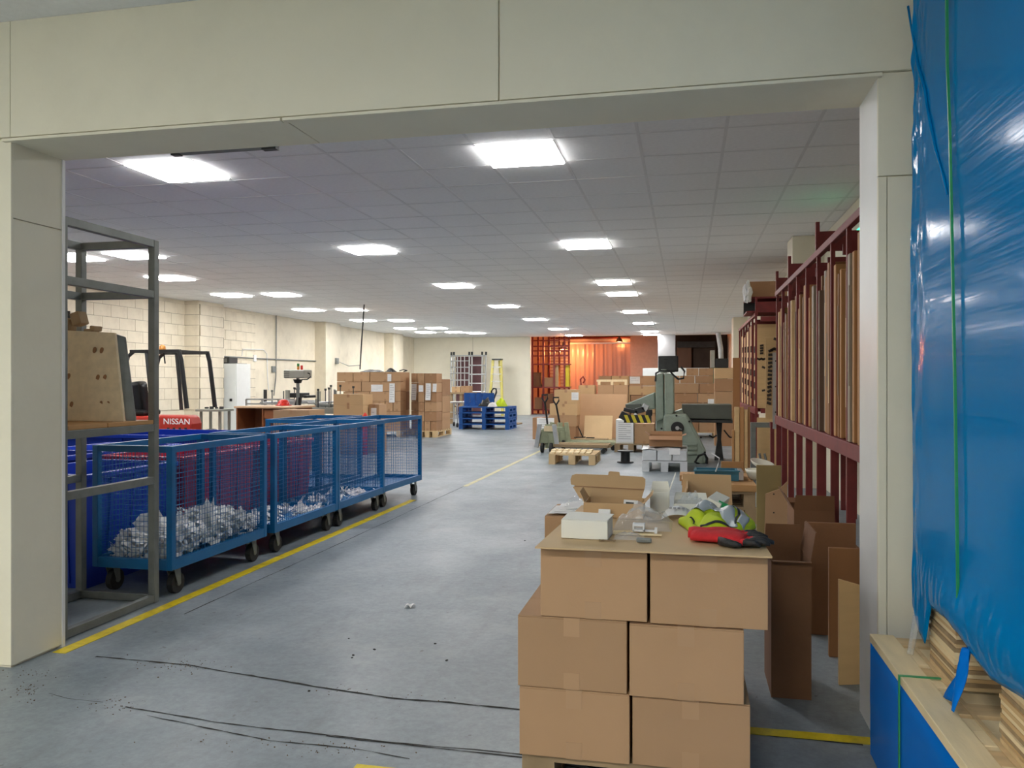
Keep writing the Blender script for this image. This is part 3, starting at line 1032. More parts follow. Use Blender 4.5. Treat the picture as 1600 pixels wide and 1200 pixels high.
# ---- white cabinet by the pilaster
c = W(374, 672, 16.55)
t = thing('metal_cabinet', (-10.2, 16.7, 0), 'tall white steel cabinet against the block wall', 'cabinet')
cx0, cx1 = -10.46, -9.93
MB().box(cx0, cx1, 16.5, 17.1, 0.05, 1.68).build('body', M['white_metal'], t, bevel=.006)
MB().box(cx0 + .03, cx1 - .02, 16.485, 16.5, 0.1, 1.65).build('door', M['white_metal'], t, bevel=.004)
c = W(360.5, 625, 16.47)
MB().box(c[0] - .03, c[0] + .03, 16.465, 16.485, c[2] - .03, c[2] + .03).build('lock', M['black'], t, bevel=.006)
MB().box(cx0 + .02, cx1 - .02, 16.55, 17.05, 0, .05).build('plinth', M['dark_steel'], t)
t = thing('control_case', (-10.3, 16.7, 1.685), 'small dark case lying on top of the white cabinet', 'case')
MB().box(-10.46, -10.14, 16.55, 16.9, 1.681, 1.83).build('case', M['dark_steel'], t, bevel=.01)
MB().box(-10.40, -10.2, 16.54, 16.555, 1.71, 1.80).build('grille', M['steel'], t)
o = MB().box(-10.12, -9.96, 16.52, 17.0, 1.681, 1.69).build('tin_lid', M['dark_steel'])
tag(o, 'flat dark lid on the white cabinet beside the dark case', 'lid')

# ---- brown desk
dy = 11.6
def DW(u, v, d=0):
    return Vector(W(u, v, dy + d))
t = thing('desk', (DW(440, 640).x, dy + .35, 0), 'brown laminate desk with a pale top behind the trolleys', 'desk')
x0, x1, x2, x3 = DW(369, 640).x, DW(411, 640).x, DW(427, 640).x, DW(455, 640).x
ztop = DW(400, 638).z
MB().box(x0 - .03, x3 + .05, dy - .02, dy + .75, ztop, ztop + .03).build('desktop', M['desk_top'], t, bevel=.004)
for x in (x0, x1 - .02, x3 - .02):
    MB().box(x, x + .022, dy, dy + .72, 0, ztop).build('side_panel', M['desk'], t)
MB().box(x0 + .022, x1 - .02, dy + .55, dy + .57, 0.1, ztop).build('back_panel', M['desk'], t)
MB().box(x1, x3 - .02, dy + .02, dy + .6, ztop - .16, ztop - .02).build('drawer', M['desk'], t, bevel=.004)
MB().box(x1, x3 - .02, dy + .05, dy + .07, 0.1, ztop - .26).build('modesty_panel', M['desk'], t)
o = thing('red_ear_defenders', (DW(443, 632).x, dy + .45, ztop + .031), 'shiny red hard hat lying on the brown desk', 'helmet')
c = DW(443, 632, .45)
MB().lathe((c.x, c.y, ztop + .031), [(.13, 0), (.13, .012), (.1, .016), (.095, .05), (.07, .085), (.03, .1), (.005, .103)], 20).build('shell', M['red_gloss'], o, smooth=True)
MB().obox((c.x + .02, c.y - .0, ztop + .085), (.03, .19, .03)).build('ridge', M['red_gloss'], o, bevel=.01)
o.name = 'hard_hat'


# ---- folding-gluing line by the block wall
my = 14.2
def GW(u, v, d=0):
    return Vector(W(u, v, my + d))
a, b = GW(384, 650), GW(560, 650)
t = thing('gluing_machine', ((a.x + b.x) / 2, my + .4, 0), 'long grey carton-folding machine with many adjuster posts by the left wall', 'machine')
zt = GW(400, 636).z
for x in (a.x + .1, (a.x + b.x) / 2 - .2, b.x - .2):
    for y in (my + .05, my + .75):
        MB().box(x - .04, x + .04, y - .04, y + .04, 0, zt).build('leg', M['machine_grey'], t)
MB().box(a.x, b.x, my, my + .06, zt - .12, zt).build('side_frame', M['machine_grey'], t, bevel=.004)
MB().box(a.x, b.x, my + .74, my + .8, zt - .12, zt).build('side_frame', M['machine_grey'], t, bevel=.004)
MB().box(a.x + .05, b.x - .05, my + .06, my + .74, zt - .07, zt - .04).build('bed', M['alu'], t)
# upper guard frame
z1, z2 = GW(400, 624).z, GW(400, 631).z
xa, xb = GW(385, 630).x, GW(461, 630).x
for z in (z1, z2):
    MB().bar((xa, my, z), (xb, my, z), .03, .03).build('guard_rail', M['alu'], t)
for u in (385, 410, 435, 461):
    x = GW(u, 630).x
    MB().bar((x, my, zt), (x, my, z1), .03, .03).build('guard_post', M['alu'], t)
for (u, v0, v1, w, m) in [(398, 609, 634, .05, 'dark_steel'), (409, 612, 634, .018, 'steel'), (426, 610, 632, .07, 'machine_grey'), (437, 608, 634, .014, 'dark_steel'),
                          (442, 611, 630, .02, 'steel'), (448, 609, 632, .014, 'dark_steel'), (459, 608, 632, .012, 'dark_steel'), (476, 612, 640, .06, 'machine_grey'),
                          (487, 610, 640, .014, 'dark_steel'), (489, 624, 645, .07, 'machine_grey'), (496, 610, 636, .016, 'dark_steel'), (502, 609, 636, .03, 'steel'),
                          (507, 608, 636, .016, 'dark_steel'), (511, 604, 634, .014, 'dark_steel'), (516, 604, 634, .014, 'dark_steel'), (524, 610, 640, .02, 'steel'), (532, 606, 640, .014, 'dark_steel')]:
    x = GW(u, 620).x
    yy = my + random.choice([.03, .2, .4, .6])
    za, zb_ = max(zt - .05, GW(u, v1).z), GW(u, v0).z
    mb = MB()
    mb.bar((x, yy, zt - .05), (x, yy, zb_), w, w)
    if w < .02:
        mb.cyl((x, yy, zb_ - .01), (x, yy, zb_ + .03), .024, n=8)
    mb.build('adjuster_post', M[m], t)
for (u, v, w, h, m) in [(455, 618, .22, .09, 'black'), (471, 620, .07, .05, 'black'), (455, 628, .5, .05, 'alu'), (505, 634, .5, .05, 'steel'), (520, 640, .35, .06, 'machine_grey'),
                        (480, 630, .14, .05, 'alu'), (468, 640, .14, .1, 'machine_grey')]:
    c = GW(u, v)
    MB().obox((c.x, my + .35, c.z), (w, .4, h)).build('carriage', M[m], t, bevel=.008)
for k in range(4):
    c = GW(405 + 30 * k, 628)
    MB().cyl((c.x, my + .05, c.z - .02), (c.x, my + .75, c.z - .02), .02, n=8).build('cross_shaft', M['alu'], t)
# feeder board poking out at left
c = GW(371, 638)
o = thing('side_bench', (c.x, my - .9, 0), 'small grey steel bench with tools left of the brown desk', 'bench')
MB().box(c.x - .12, c.x + .35, my - 1.2, my - .7, c.z - .02, c.z + .02).build('top', M['machine_grey'], o, bevel=.004)
for x in (c.x - .08, c.x + .3):
    MB().box(x - .02, x + .02, my - 1.1, my - 1.06, 0, c.z - .02).build('leg', M['machine_grey'], o)
    MB().box(x - .02, x + .02, my - .8, my - .76, 0, c.z - .02).build('leg', M['machine_grey'], o)
for k in range(4):
    MB().obox((c.x - .05 + k * .1, my - .95, c.z + .04), (.06, .05, .03 + .02 * (k % 2)), (0, 0, k)).build('tool', M['dark_steel'], o, bevel=.005)
# control terminal on a stalk with signal lamps
t = thing('control_terminal', (GW(465, 640).x, my - .6, 0), 'grey control box on a pole with green, amber and red signal lamps', 'control box')
yy = my - .6
def TW(u, v):
    return Vector(W(u, v, yy))
c0, c1_ = TW(449, 578), TW(481, 591)
MB().box(c0.x, c1_.x, yy - .15, yy + .18, c1_.z, c0.z).build('housing', M['machine_grey'], t, bevel=.02)
for k in range(4):
    p = TW(449.5, 580 + k * 3)
    MB().box(c0.x + .01, c0.x + .12, yy - .155, yy - .15, p.z - .008, p.z + .002).build('vent_slot', M['dark_steel'], t)
p = TW(465.5, 600)
MB().cyl((p.x, yy, 0.02), (p.x, yy, c1_.z), .03, n=12).build('pole', M['steel'], t)
MB().cyl((p.x, yy, c1_.z - .09), (p.x, yy, c1_.z - .02), .06, .09, n=14).build('swivel', M['black'], t)
MB().box(p.x - .2, p.x + .2, yy - .2, yy + .2, 0, .03).build('base', M['dark_steel'], t)
MB().prism([(p.x - .09, yy - .02, .72), (p.x + .03, yy - .02, .72), (p.x + .06, yy - .02, .98), (p.x - .02, yy - .02, .98)], (0, .06, 0)).build('bracket', M['black'], t)
for u, va, vb, m in [(466, 568, 572, 'glass_green'), (466, 572, 577.5, 'amber'), (471.5, 571, 577.5, 'red_gloss')]:
    q0, q1 = TW(u, va), TW(u, vb)
    MB().cyl((q1.x, yy, q1.z - .01), (q0.x, yy, q0.z), .022, n=12).build('signal_lamp', M[m], t)
MB().tube([TW(478, 582), TW(484, 584), TW(485, 589), TW(480, 593), TW(472, 593), TW(468, 597)], .012, 6).build('cable', M['dark_steel'], t)

# ---- conduits and cables on the block wall
def wallpt(u, v):
    p = WX(u, v, XL + .03)
    return p
o = MB().tube([wallpt(336, 556), wallpt(398, 560), wallpt(480, 563.5), wallpt(528, 566)], .016, 5).build('cable_conduit', M['steel'])
tag(o, 'grey cable running level along the block wall above the cabinet', 'cable')
o = MB().tube([(XL + .03, wallpt(431.5, 500)[1], 3.0), wallpt(431.5, 560), wallpt(431, 590), wallpt(428, 618)], .014, 5).build('cable_conduit', M['steel'])
tag(o, 'vertical grey conduit from the ceiling down to the folding machine', 'cable')
o = MB().tube([wallpt(378, 556), wallpt(379, 545.5), wallpt(412, 546.5), wallpt(417, 553), wallpt(418, 590), wallpt(420, 610)], .012, 5).build('cable_conduit', M['frame_white'])
tag(o, 'white conduit looping over a socket and down the block wall', 'cable')
c = wallpt(398, 559)
o = MB().box(XL + .002, XL + .05, c[1] - .06, c[1] + .06, c[2] - .09, c[2] + .07).build('socket_box', M['frame_white'], bevel=.008)
tag(o, 'white socket box on the level cable, block wall', 'socket')
c = wallpt(427.5, 577)
o = MB().box(XL + .002, XL + .05, c[1] - .08, c[1] + .08, c[2] - .08, c[2] + .08).build('socket_box', M['steel'], bevel=.008)
tag(o, 'grey socket box on the block wall behind the signal lamps', 'socket')
c = W(526, 562, 22.3)
o = MB().box(XL + .335, XL + .40, 22.22, 22.38, c[2] - .12, c[2] + .05).build('socket_box', M['steel'], bevel=.008)
tag(o, 'grey switch box on the second pilaster', 'socket')
p0, p1 = W(569, 487, 17.0), W(562.5, 577, 17.6)
o = MB().tube([(p0[0], 17.0, 3.0), W(566, 520, 17.2), W(564, 550, 17.5), p1], .016, 6).build('drop_pole', M['dark_steel'])
tag(o, 'thin dark service cable hanging from the ceiling to the carton stack', 'cable')
o = MB().tube([(XL + .39, 22.3, c[2] - .05), W(545, 572, 19.5), W(562, 571, 17.58)], .01, 5).build('cable_conduit', M['steel'])
tag(o, 'slack cable between the second pilaster and the hanging service cable', 'cable')


# ================================================================== CARTONS, PALLETS AND THE MIDDLE OF THE HALL
def carton(x0, x1, y0, y1, z0, z1, label, m='card', group=None, tape=True, rot=0, near=False, flapgap=True, tape_dir='y'):
    b = MB()
    e = 0.004
    b.box(x0, x1, y0, y1, z0, z1 - e)
    ym = (y0 + y1) / 2
    b.box(x0, x1, y0, ym - .0015, z1 - e, z1)
    b.box(x0, x1, ym + .0015, y1, z1 - e, z1)
    o = b.build('carton', M[m], bevel=0.004 if near else 0, seg=2)
    tag(o, label, 'carton', group)
    if tape:
        tm = M['tape'] if near else M['tape_far']
        xm = (x0 + x1) / 2
        w = 0.024
        tp = MB()
        if tape_dir == 'y':      # tape over the middle of the front face's top and bottom edges
            tp.box(xm - w, xm + w, y0 - .0012, y1, z1, z1 + .0008)
            tp.box(xm - w, xm + w, y0 - .0012, y0, z1 - .055, z1)
            tp.box(xm - w, xm + w, y0 - .0012, y0, z0, z0 + .05)
        else:
            tp.box(x0 - .001, x1 + .001, ym - w, ym + w, z1, z1 + .0008)
            tp.box(x0 - .0012, x0, ym - w, ym + w, z1 - .055, z1)
            tp.box(x1, x1 + .0012, ym - w, ym + w, z1 - .055, z1)
        tp.build('packing_tape', tm, o)
    if rot:
        o.rotation_euler.z = R(rot)
    return o


def sheet_on(o, x0, x1, y, z0, z1, curl=0.0, name='paper_sheet', lines=6, label=None):
    """a printed sheet stuck on the front of a carton (its own part)"""
    s = MB().surf(lambda a, b: (x0 + (x1 - x0) * a, y - .003 - curl * (1 - b) ** 2, z0 + (z1 - z0) * b), 2, 6).build(name, M['paper'], o, solid=.001)
    h = z1 - z0
    for k in range(lines):
        zz = z1 - h * (k + 1) / (lines + 1.5)
        bb = (zz - z0) / h
        yy = y - .005 - curl * (1 - bb) ** 2
        MB().box(x0 + (x1 - x0) * .12, x0 + (x1 - x0) * (.85 if k % 3 else .6), yy - .0006, yy, zz, zz + h * .018).build('print_line', M['print'], s)
    return s


def stack_rows(base, y0, depth, z0, layers, where, m='card', group=None, jit=0.012, seed=1):
    """layers: from bottom up, (height, [x edges])"""
    rnd = random.Random(seed)
    z = z0
    out = []
    n = len(layers)
    for li, (h, edges) in enumerate(layers):
        top = n - 1 - li
        row = []
        for k in range(len(edges) - 1):
            d = rnd.uniform(0, jit)
            lvl = 'top layer' if top == 0 else ('bottom layer' if li == 0 else ORD[top] + ' layer down')
            cnt = len(edges) - 1
            pos = 'only one' if cnt == 1 else ('leftmost' if k == 0 else ('rightmost' if k == cnt - 1 else ORD[k] + ' from left'))
            o = carton(edges[k] + .008, edges[k + 1] - .008, y0 + d, y0 + d + depth, z + .0015, z + h - .006,
                       'brown carton, %s, %s, %s' % (pos, lvl, where), m if isinstance(m, str) else m[(k + li) % len(m)], group)
            row.append(o)
        out.append(row)
        z += h
    return out


def pallet(x0, x1, y0, y1, z0, label, m='pine', group=None, h=0.14, boards=7, cat='pallet', rot=0, bt=.02):
    """boards run along X, bearers along Y at the two ends and middle"""
    t = thing('pallet', ((x0 + x1) / 2, (y0 + y1) / 2, z0), label, cat, group)
    mm = M[m]
    n = boards
    dy_ = (y1 - y0)
    bw = dy_ / n * .72
    for k in range(n):
        yy = y0 + bw / 2 + (dy_ - bw) * k / (n - 1)
        MB().box(x0, x1, yy - bw / 2, yy + bw / 2, z0 + h - bt, z0 + h).build('deck_board', mm, t)
    for x in (x0 + .05, (x0 + x1) / 2, x1 - .05):
        MB().box(x - .05, x + .05, y0, y1, z0 + h - bt * 2, z0 + h - bt).build('stringer', mm, t)
        for y in (y0 + .07, (y0 + y1) / 2, y1 - .07):
            MB().box(x - .05, x + .05, y - .07, y + .07, z0 + bt, z0 + h - bt * 2).build('block', mm, t)
        MB().box(x - .05, x + .05, y0, y1, z0, z0 + bt).build('skid', mm, t)
    t.rotation_euler.z = R(rot)
    return t


# ---- central carton stack behind the trolleys
sy = 17.6
def SX(u, y=sy):
    return W(u, 600, y)[0]
def SZ(v, y=sy):
    return W(620, v, y)[2]
xa, xb = SX(526), SX(626)
pallet(xa, xb, sy, sy + 1.0, 0, 'wooden pallet under the wide carton stack in mid-hall, mostly hidden', h=.14)
e = lambda *f: [xa + (xb - xa) * k for k in f]
h = (SZ(581) - .14) / 6
rows = stack_rows(None, sy, .38, .14, [(h, e(0, .33, .66, 1)), (h, e(0, .33, .66, 1)), (h, e(.58, .76, .88, 1)), (h, e(.1, .52, 1)), (h, e(0, .39, 1)), (h, e(0, .26, .52, 1))],
                  'wide stack in mid-hall', group='cartons of the wide stack in mid-hall', seed=2)
carton(xa + .004, xa + (xb - xa) * .575, sy + .03, sy + .42, .141 + 2 * h, .139 + 3 * h, 'brown carton, left, fourth layer down, wide stack in mid-hall', group='cartons of the wide stack in mid-hall')
o = rows[4][1]
sheet_on(o, SX(580), SX(598), sy - .001, SZ(612), SZ(601), lines=4)
sheet_on(rows[5][2], SX(605.5), SX(611.5), sy - .001, SZ(596), SZ(584.5), lines=3)
sheet_on(o, SX(608.5), SX(617), sy - .001, SZ(629), SZ(599), curl=.02, lines=7)
# back row of the same stack (tops only show)
for r_ in range(3):
    for k in range(3):
        carton(xa + .02 + k * .5, xa + .5 + k * .49, sy + .43, sy + .9, .141 + 2 * r_ * h, .136 + 2 * (r_ + 1) * h, 'carton at the rear of the wide mid-hall stack, %s from left, %s tier' % (ORD[k], ['bottom', 'middle', 'top'][r_]),
               ['card', 'card_c'][(k + r_) % 2], 'rear cartons of the wide mid-hall stack', tape=False)
ztop = .14 + 6 * h + .002
def bag(name, u0, u1, y, z, hh, label, m='black', seed=1, cat='bag', dep=.3):
    x0, x1 = SX(u0, y), SX(u1, y)
    rnd = random.Random(seed)
    from mathutils import noise as mn
    off = Vector((seed * 3.1, 0, 0))
    f = lambda a, b: (x0 + (x1 - x0) * a, y - dep / 2 + dep * b, z + hh * max(0, (math.sin(math.pi * a) * math.sin(math.pi * b)) ** .5) * (.75 + .5 * mn.noise(Vector((a * 4, b * 3, 0)) + off)))
    o = MB().surf(f, 16, 8).build(name, M[m], solid=.006)
    return tag(o, label, cat)
bag('black_strap_coil', 566, 597, sy + .3, ztop + .002, .07, 'flat heap of black strapping on the wide mid-hall stack', seed=3, cat='strapping')
bag('black_bag', 605, 617, sy + .3, ztop + .002, .09, 'small black bag on the right of the wide mid-hall stack', seed=5)
o = MB().tube([W(624, 581, sy + .3), W(630, 579, sy + .3), W(636, 580.5, sy + .4), W(631, 582, sy + .5)], .012, 6).build('strap_loop', M['dark_steel'])
o.location.z = ztop
tag(o, 'thin dark strap looped at the right corner of the wide stack', 'strap')

# ---- second, narrower stack
bx0_ = SX(653, 17.55)
sy2 = 18.2
xa2, xb2 = xb + .04, bx0_ - .04
hh = (SZ(583, sy2) - .14) / 6
pallet(xb + .03, bx0_ - .03, sy2, sy2 + 1.0, 0, 'wooden pallet under the narrow carton stack in mid-hall, mostly hidden')
e2 = lambda *f: [xa2 + (xb2 - xa2) * k for k in f]
rows = stack_rows(None, sy2, .4, .14, [(hh, e2(0, .5, 1)), (hh, e2(0, .62, 1)), (hh, e2(0, .62, 1)), (hh, e2(0, .42, 1)), (hh, e2(0, 1)), (hh, e2(0, .42, 1))],
                  'narrow stack in mid-hall', group='cartons of the narrow stack in mid-hall', seed=4)
sheet_on(rows[4][0], SX(643, sy2), SX(651, sy2), sy2 - .001, SZ(625, sy2), SZ(600, sy2), curl=.05, lines=6)

# ---- third stack on its own pallet, a corner towards the aisle
sx0, sx1, s3y = -6.28, -5.10, 18.9
s3y = 17.55
t3 = []
bx0, bx1 = SX(653, s3y), SX(682, s3y)
pallet(bx0, bx1, s3y, s3y + 1.2, 0, 'wooden pallet under the carton stack beside the aisle in mid-hall', boards=7, m='pine', h=.15)
h3 = (W(660, 583, s3y)[2] - .15) / 6
xm = SX(663, s3y)
wdt = bx1 - bx0
e3 = lambda *f: [bx0 + wdt * k for k in f]
rows = stack_rows(None, s3y + .02, .42, .15, [(h3, e3(0, .32, .66, 1)), (h3, e3(0, .34, 1)), (h3, e3(0, .34, 1)), (h3, e3(0, .34, 1)), (h3, e3(0, .34, 1)), (h3, e3(0, .34, 1))],
                  'aisle-side stack in mid-hall', group='cartons of the aisle-side stack', seed=6, m=['card_c', 'card'])
sheet_on(rows[4][0], SX(652.5, s3y) + .02, SX(661, s3y), s3y + .018, SZ(612, s3y), SZ(602, s3y), lines=3)
sheet_on(rows[4][1], SX(665, s3y), SX(673, s3y), s3y + .018, SZ(625, s3y), SZ(599, s3y), curl=.04, lines=7)
sheet_on(rows[4][1], SX(676, s3y), SX(682, s3y), s3y + .018, SZ(612, s3y), SZ(599.5, s3y), curl=.03, lines=4)
for r_ in range(3):
    for k in range(3):
        carton(bx0 + .02 + k * wdt / 3, bx0 + (k + 1) * wdt / 3 - .004, s3y + .46 + .01 * (r_ % 2), s3y + 1.1, .151 + r_ * h3 * 1.8, .146 + (r_ + 1) * h3 * 1.8,
               'carton at the rear of the aisle-side stack, %s from left, %s tier' % (ORD[k], ['bottom', 'middle', 'top'][r_]), ['card', 'card_c', 'card'][(k + r_) % 3], 'rear cartons of the aisle-side stack', tape=False)

# ---- two cartons right behind the trolleys
y5 = 13.2
x0, x1 = SX(521, y5), SX(567, y5)
carton(x0, x1, y5, y5 + .45, .0, W(540, 634, y5)[2], 'large pale carton at the bottom, right behind the cage trolleys', 'card_b')
o = carton(x0, x1, y5, y5 + .45, W(540, 634, y5)[2] + .002, W(540, 616, y5)[2], 'pale carton on top of another, right behind the cage trolleys', 'card_b')
o = carton(x1 + .01, SX(584, y5), y5 + .25, y5 + .6, 0, W(540, 632, y5)[2], 'narrow carton to the right of the two pale ones behind the trolleys', 'card')
sheet_on(o, SX(563, y5) + .1, SX(570, y5) + .12, y5 + .245, .45, .8, lines=3)
o = MB().lathe((SX(574, y5), y5 - .1, 0.0), [(.05, 0), (.05, .66), (.03, .70), (.01, .73)], 12).build('red_bottle', M['red_gloss'], smooth=True)
tag(o, 'small red cylinder beside the pale cartons behind the trolleys', 'cylinder')
# carton by the desk
y6 = 10.6
carton(SX(427, y6), SX(483, y6), y6, y6 + .5, 0, W(450, 641, y6)[2], 'low brown carton standing in front of the brown desk', 'card')

# ---- stacked blue pallets with odds and ends
by = 20.8
bx0, bx1 = SX(717, by), SX(795, by)
for k in range(4):
    pallet(bx0, bx1, by, by + 1.0, .15 * k + .001 * k, 'blue pallet, %s of the four stacked in mid-hall' % ['lowest', 'second from bottom', 'third from bottom', 'topmost'][k], 'pallet_blue', 'stacked blue pallets', h=.15, bt=.03, rot=[0, .6, -.8, .4][k])
zt = .604
bt = thing('blue_crate', (SX(748, by), by + .7, zt), 'blue board crate side standing on the blue pallets', 'crate')
xa_, xb_ = SX(725, by + .7), SX(772, by + .7)
zc = W(740, 614, by + .7)[2]
n = 5
for k in range(n):
    MB().box(xa_ + (xb_ - xa_) * k / n + .004, xa_ + (xb_ - xa_) * (k + 1) / n - .004, by + .7, by + .72, zt, zc).build('slat', M['pallet_blue'], bt)
MB().box(xa_, xb_, by + .72, by + .74, zc - .1, zc - .02).build('batten', M['pallet_blue'], bt)
MB().box(xa_, xb_, by + .72, by + .74, zt + .02, zt + .1).build('batten', M['pallet_blue'], bt)
def heap(u0, u1, hgt, label, m, seed, cat, name, yy=by + .35, dep=.4):
    return bag(name, u0, u1, yy, zt + .004, hgt, label, m, seed, cat, dep)
heap(750, 768, .24, 'dark crumpled jacket on the blue pallets', 'black', 11, 'jacket', 'dark_jacket')
heap(763, 776, .16, 'white rag bundle on the blue pallets', 'paper', 12, 'rag', 'white_rag', by + .02, .18)
heap(774, 791, .22, 'bright yellow-green hi-vis jacket on the blue pallets', 'hivis', 13, 'jacket', 'hi_vis_jacket', by + .35)
o = MB().tube([(W(770, 622, by + 1.1)[0], by + 1.1, 0), W(769, 622, by + 1.1), W(768, 611, by + 1.1), W(771, 607, by + 1.1), W(775, 607.5, by + 1.1), W(775.5, 613, by + 1.1), W(771.5, 624, by + 1.1), (W(771.5, 622, by + 1.1)[0], by + 1.1, 0.0)], .025, 6).build('truck_handle', M['black'])
o.name = 'loop_handle'
tag(o, 'black loop handle of a hand truck behind the blue pallets', 'handle')

# ---- wire trolley and bits to the left of the blue pallets
ty = 21.6
t = thing('wire_trolley', (SX(704, ty), ty + .3, 0), 'light grey wire platform trolley left of the blue pallets', 'trolley')
x0, x1 = SX(697, ty), SX(716, ty)
zt2 = W(700, 630, ty)[2]
MB().box(x0, x1 + .6, ty, ty + .7, zt2, zt2 + .04).build('platform', M['alu'], t)
for x in (x0 + .04, x1 - .04):
    for y in (ty + .05, ty + .65):
        MB().cyl((x, y, .1), (x, y, zt2), .02, n=8).build('leg', M['alu'], t)
        MB().cyl((x - .02, y, .06), (x + .02, y, .06), .06, n=12).build('wheel', M['rubber'], t)
for z in (.25, .42):
    MB().bar((x0, ty + .05, z), (x1, ty + .05, z), .02).build('brace', M['alu'], t)
t2y = 23.5
for k, (u0, u1, v0, v1, m, lab) in enumerate([(706, 719, 604, 613, 'card_b', 'small pale carton on the shelf in front of the scaffold frame, left'), (720, 733, 603, 613, 'card', 'small brown carton on the shelf in front of the scaffold frame, right')]):
    carton(SX(u0, t2y), SX(u1, t2y), t2y, t2y + .4, W(700, 613, t2y)[2] + .002, W(700, v0, t2y)[2], lab, m)
t = thing('packing_bench', (SX(718, t2y), t2y + .3, 0), 'low wooden packing bench in front of the scaffold frame', 'bench')
zb = W(700, 613, t2y)[2]
MB().box(SX(703, t2y), SX(737, t2y), t2y - .05, t2y + .6, zb - .05, zb).build('top', M['pine_grey'], t)
for u in (705, 720, 735):
    MB().box(SX(u, t2y) - .04, SX(u, t2y) + .04, t2y, t2y + .08, 0, zb - .05).build('leg', M['pine_grey'], t)
MB().box(SX(704, t2y), SX(736, t2y), t2y + .1, t2y + .5, zb - .45, zb - .41).build('shelf', M['pine_grey'], t)
o = MB().box(SX(693, t2y), SX(700, t2y), t2y, t2y + .2, W(700, 612, t2y)[2], W(700, 602, t2y)[2]).build('white_sign', M['paper'], bevel=.01)
o.name = 'white_box'
tag(o, 'white box beside the aisle-side stack, left of the packing bench', 'box')
c = thing('plastic_stool', (SX(696, t2y), t2y + .1, 0), 'grey stand under the white box behind the aisle-side stack', 'stand')
MB().box(SX(692, t2y), SX(701, t2y), t2y - .03, t2y + .25, W(700, 614, t2y)[2], W(700, 612.2, t2y)[2]).build('top', M['steel'], c)
for u in (693, 700):
    MB().box(SX(u, t2y) - .02, SX(u, t2y) + .02, t2y + .08, t2y + .12, 0, W(700, 614, t2y)[2]).build('leg', M['steel'], c)
c.name = 'box_stand'

# ---- far wall: scaffold frames and step ladder
sy_ = 29.9
def FZ(v):
    return W(740, v, sy_)[2]
t = thing('scaffold_frames', (SX(733, sy_), sy_, 0), 'aluminium scaffold tower frames leaning against the far wall', 'scaffold')
for u in (706, 711, 735, 739, 755, 760):
    x = SX(u, sy_)
    MB().cyl((x, sy_ - .25, 0), (x, sy_ - .05 - .1 * (u % 2), FZ(551)), .03, n=8).build('upright', M['alu'], t)
    MB().cyl((x, sy_ - .06 - .1 * (u % 2), FZ(555)), (x, sy_ - .05 - .1 * (u % 2), FZ(550)), .04, n=8).build('coupling', M['dark_steel'], t)
for v in (556, 571, 585, 599, 612):
    z = FZ(v)
    MB().cyl((SX(735, sy_), sy_ - .2, z), (SX(760, sy_), sy_ - .2, z), .025, n=8).build('rung', M['alu'], t)
for v in (556, 564, 574, 583, 594, 604):
    z = FZ(v)
    MB().cyl((SX(706, sy_), sy_ - .2, z), (SX(735, sy_), sy_ - .2, z), .02, n=8).build('rung', M['alu'], t)
for u in (717, 722, 728):
    x = SX(u, sy_)
    MB().cyl((x, sy_ - .2, FZ(604)), (x, sy_ - .2, FZ(556)), .02, n=8).build('brace', M['alu'], t)
o = MB().box(SX(712, sy_ + .2), SX(753, sy_ + .2), sy_ + .25, sy_ + .30, 0, FZ(557)).build('maroon_board', M['maroon'])
tag(o, 'large maroon board behind the scaffold frames on the far wall', 'board')
t = thing('step_ladder', (SX(777, sy_), sy_ - .4, 0), 'yellow fibreglass step ladder in front of the far wall', 'ladder')
y_ = sy_ - .6
for (u0, u1) in ((769.5, 765), (782, 786.5)):
    MB().bar((SX(u0, y_), y_ + .1, W(770, 562, y_)[2]), (SX(u1, y_), y_ - .15, 0), .06, .09).build('stile', M['fibre_yellow'], t)
    MB().bar((SX(u0 + (1 if u0 < 775 else -1), y_ + .4), y_ + .25, W(770, 563, y_)[2]), (SX(u1 + (1 if u0 < 775 else -1), y_ + .4), y_ + .5, 0), .05, .05).build('rear_stile', M['fibre_yellow'], t)
for k, v in enumerate((573, 584, 595.5, 607, 618, 629)):
    z = W(770, v, y_)[2]
    f = (v - 562) / 110
    MB().box(SX(769.5 - 4.5 * f, y_), SX(782 + 4.5 * f, y_), y_ + .0 - .1 * f, y_ + .12 - .1 * f, z - .025, z).build('tread', M['alu'], t)
MB().box(SX(768.5, y_), SX(783, y_), y_ - .02, y_ + .3, W(770, 562.5, y_)[2], W(770, 560.5, y_)[2]).build('top_cap', M['dark_steel'], t)
o = MB().box(SX(797, 26), SX(805, 26), 26, 26.3, 0, .25).build('tool_case', M['card_old'], bevel=.01)
tag(o, 'small dark brown case on the floor near the far wall', 'case')
o = MB().box(SX(790, 23.5), SX(812, 23.5), 23.3, 23.9, 0.0, .04).build('floor_board', M['pine_grey'], bevel=.004)
tag(o, 'grey board lying on the floor right of the blue pallets', 'board')
c = W(641, 577, YF - .03)
o = MB().box(c[0] - .1, c[0] + .1, YF - .07, YF - .002, c[2] - .1, c[2] + .08).build('alarm_box', M['steel'], bevel=.008)
tag(o, 'small grey box on the far wall above the carton stacks', 'wall box')

# ---- scrap of paper on the floor of the aisle
x, y = F(640, 948)
o = MB().surf(lambda a, b: (x - .02 + .045 * a, y - .03 + .06 * b, .001 + .02 * abs(math.sin(4 * a + 2 * b)) * (1 - .5 * b)), 5, 5).build('paper_scrap', M['paper'], solid=.0008)
tag(o, 'small white scrap of paper lying in the empty aisle', 'paper')


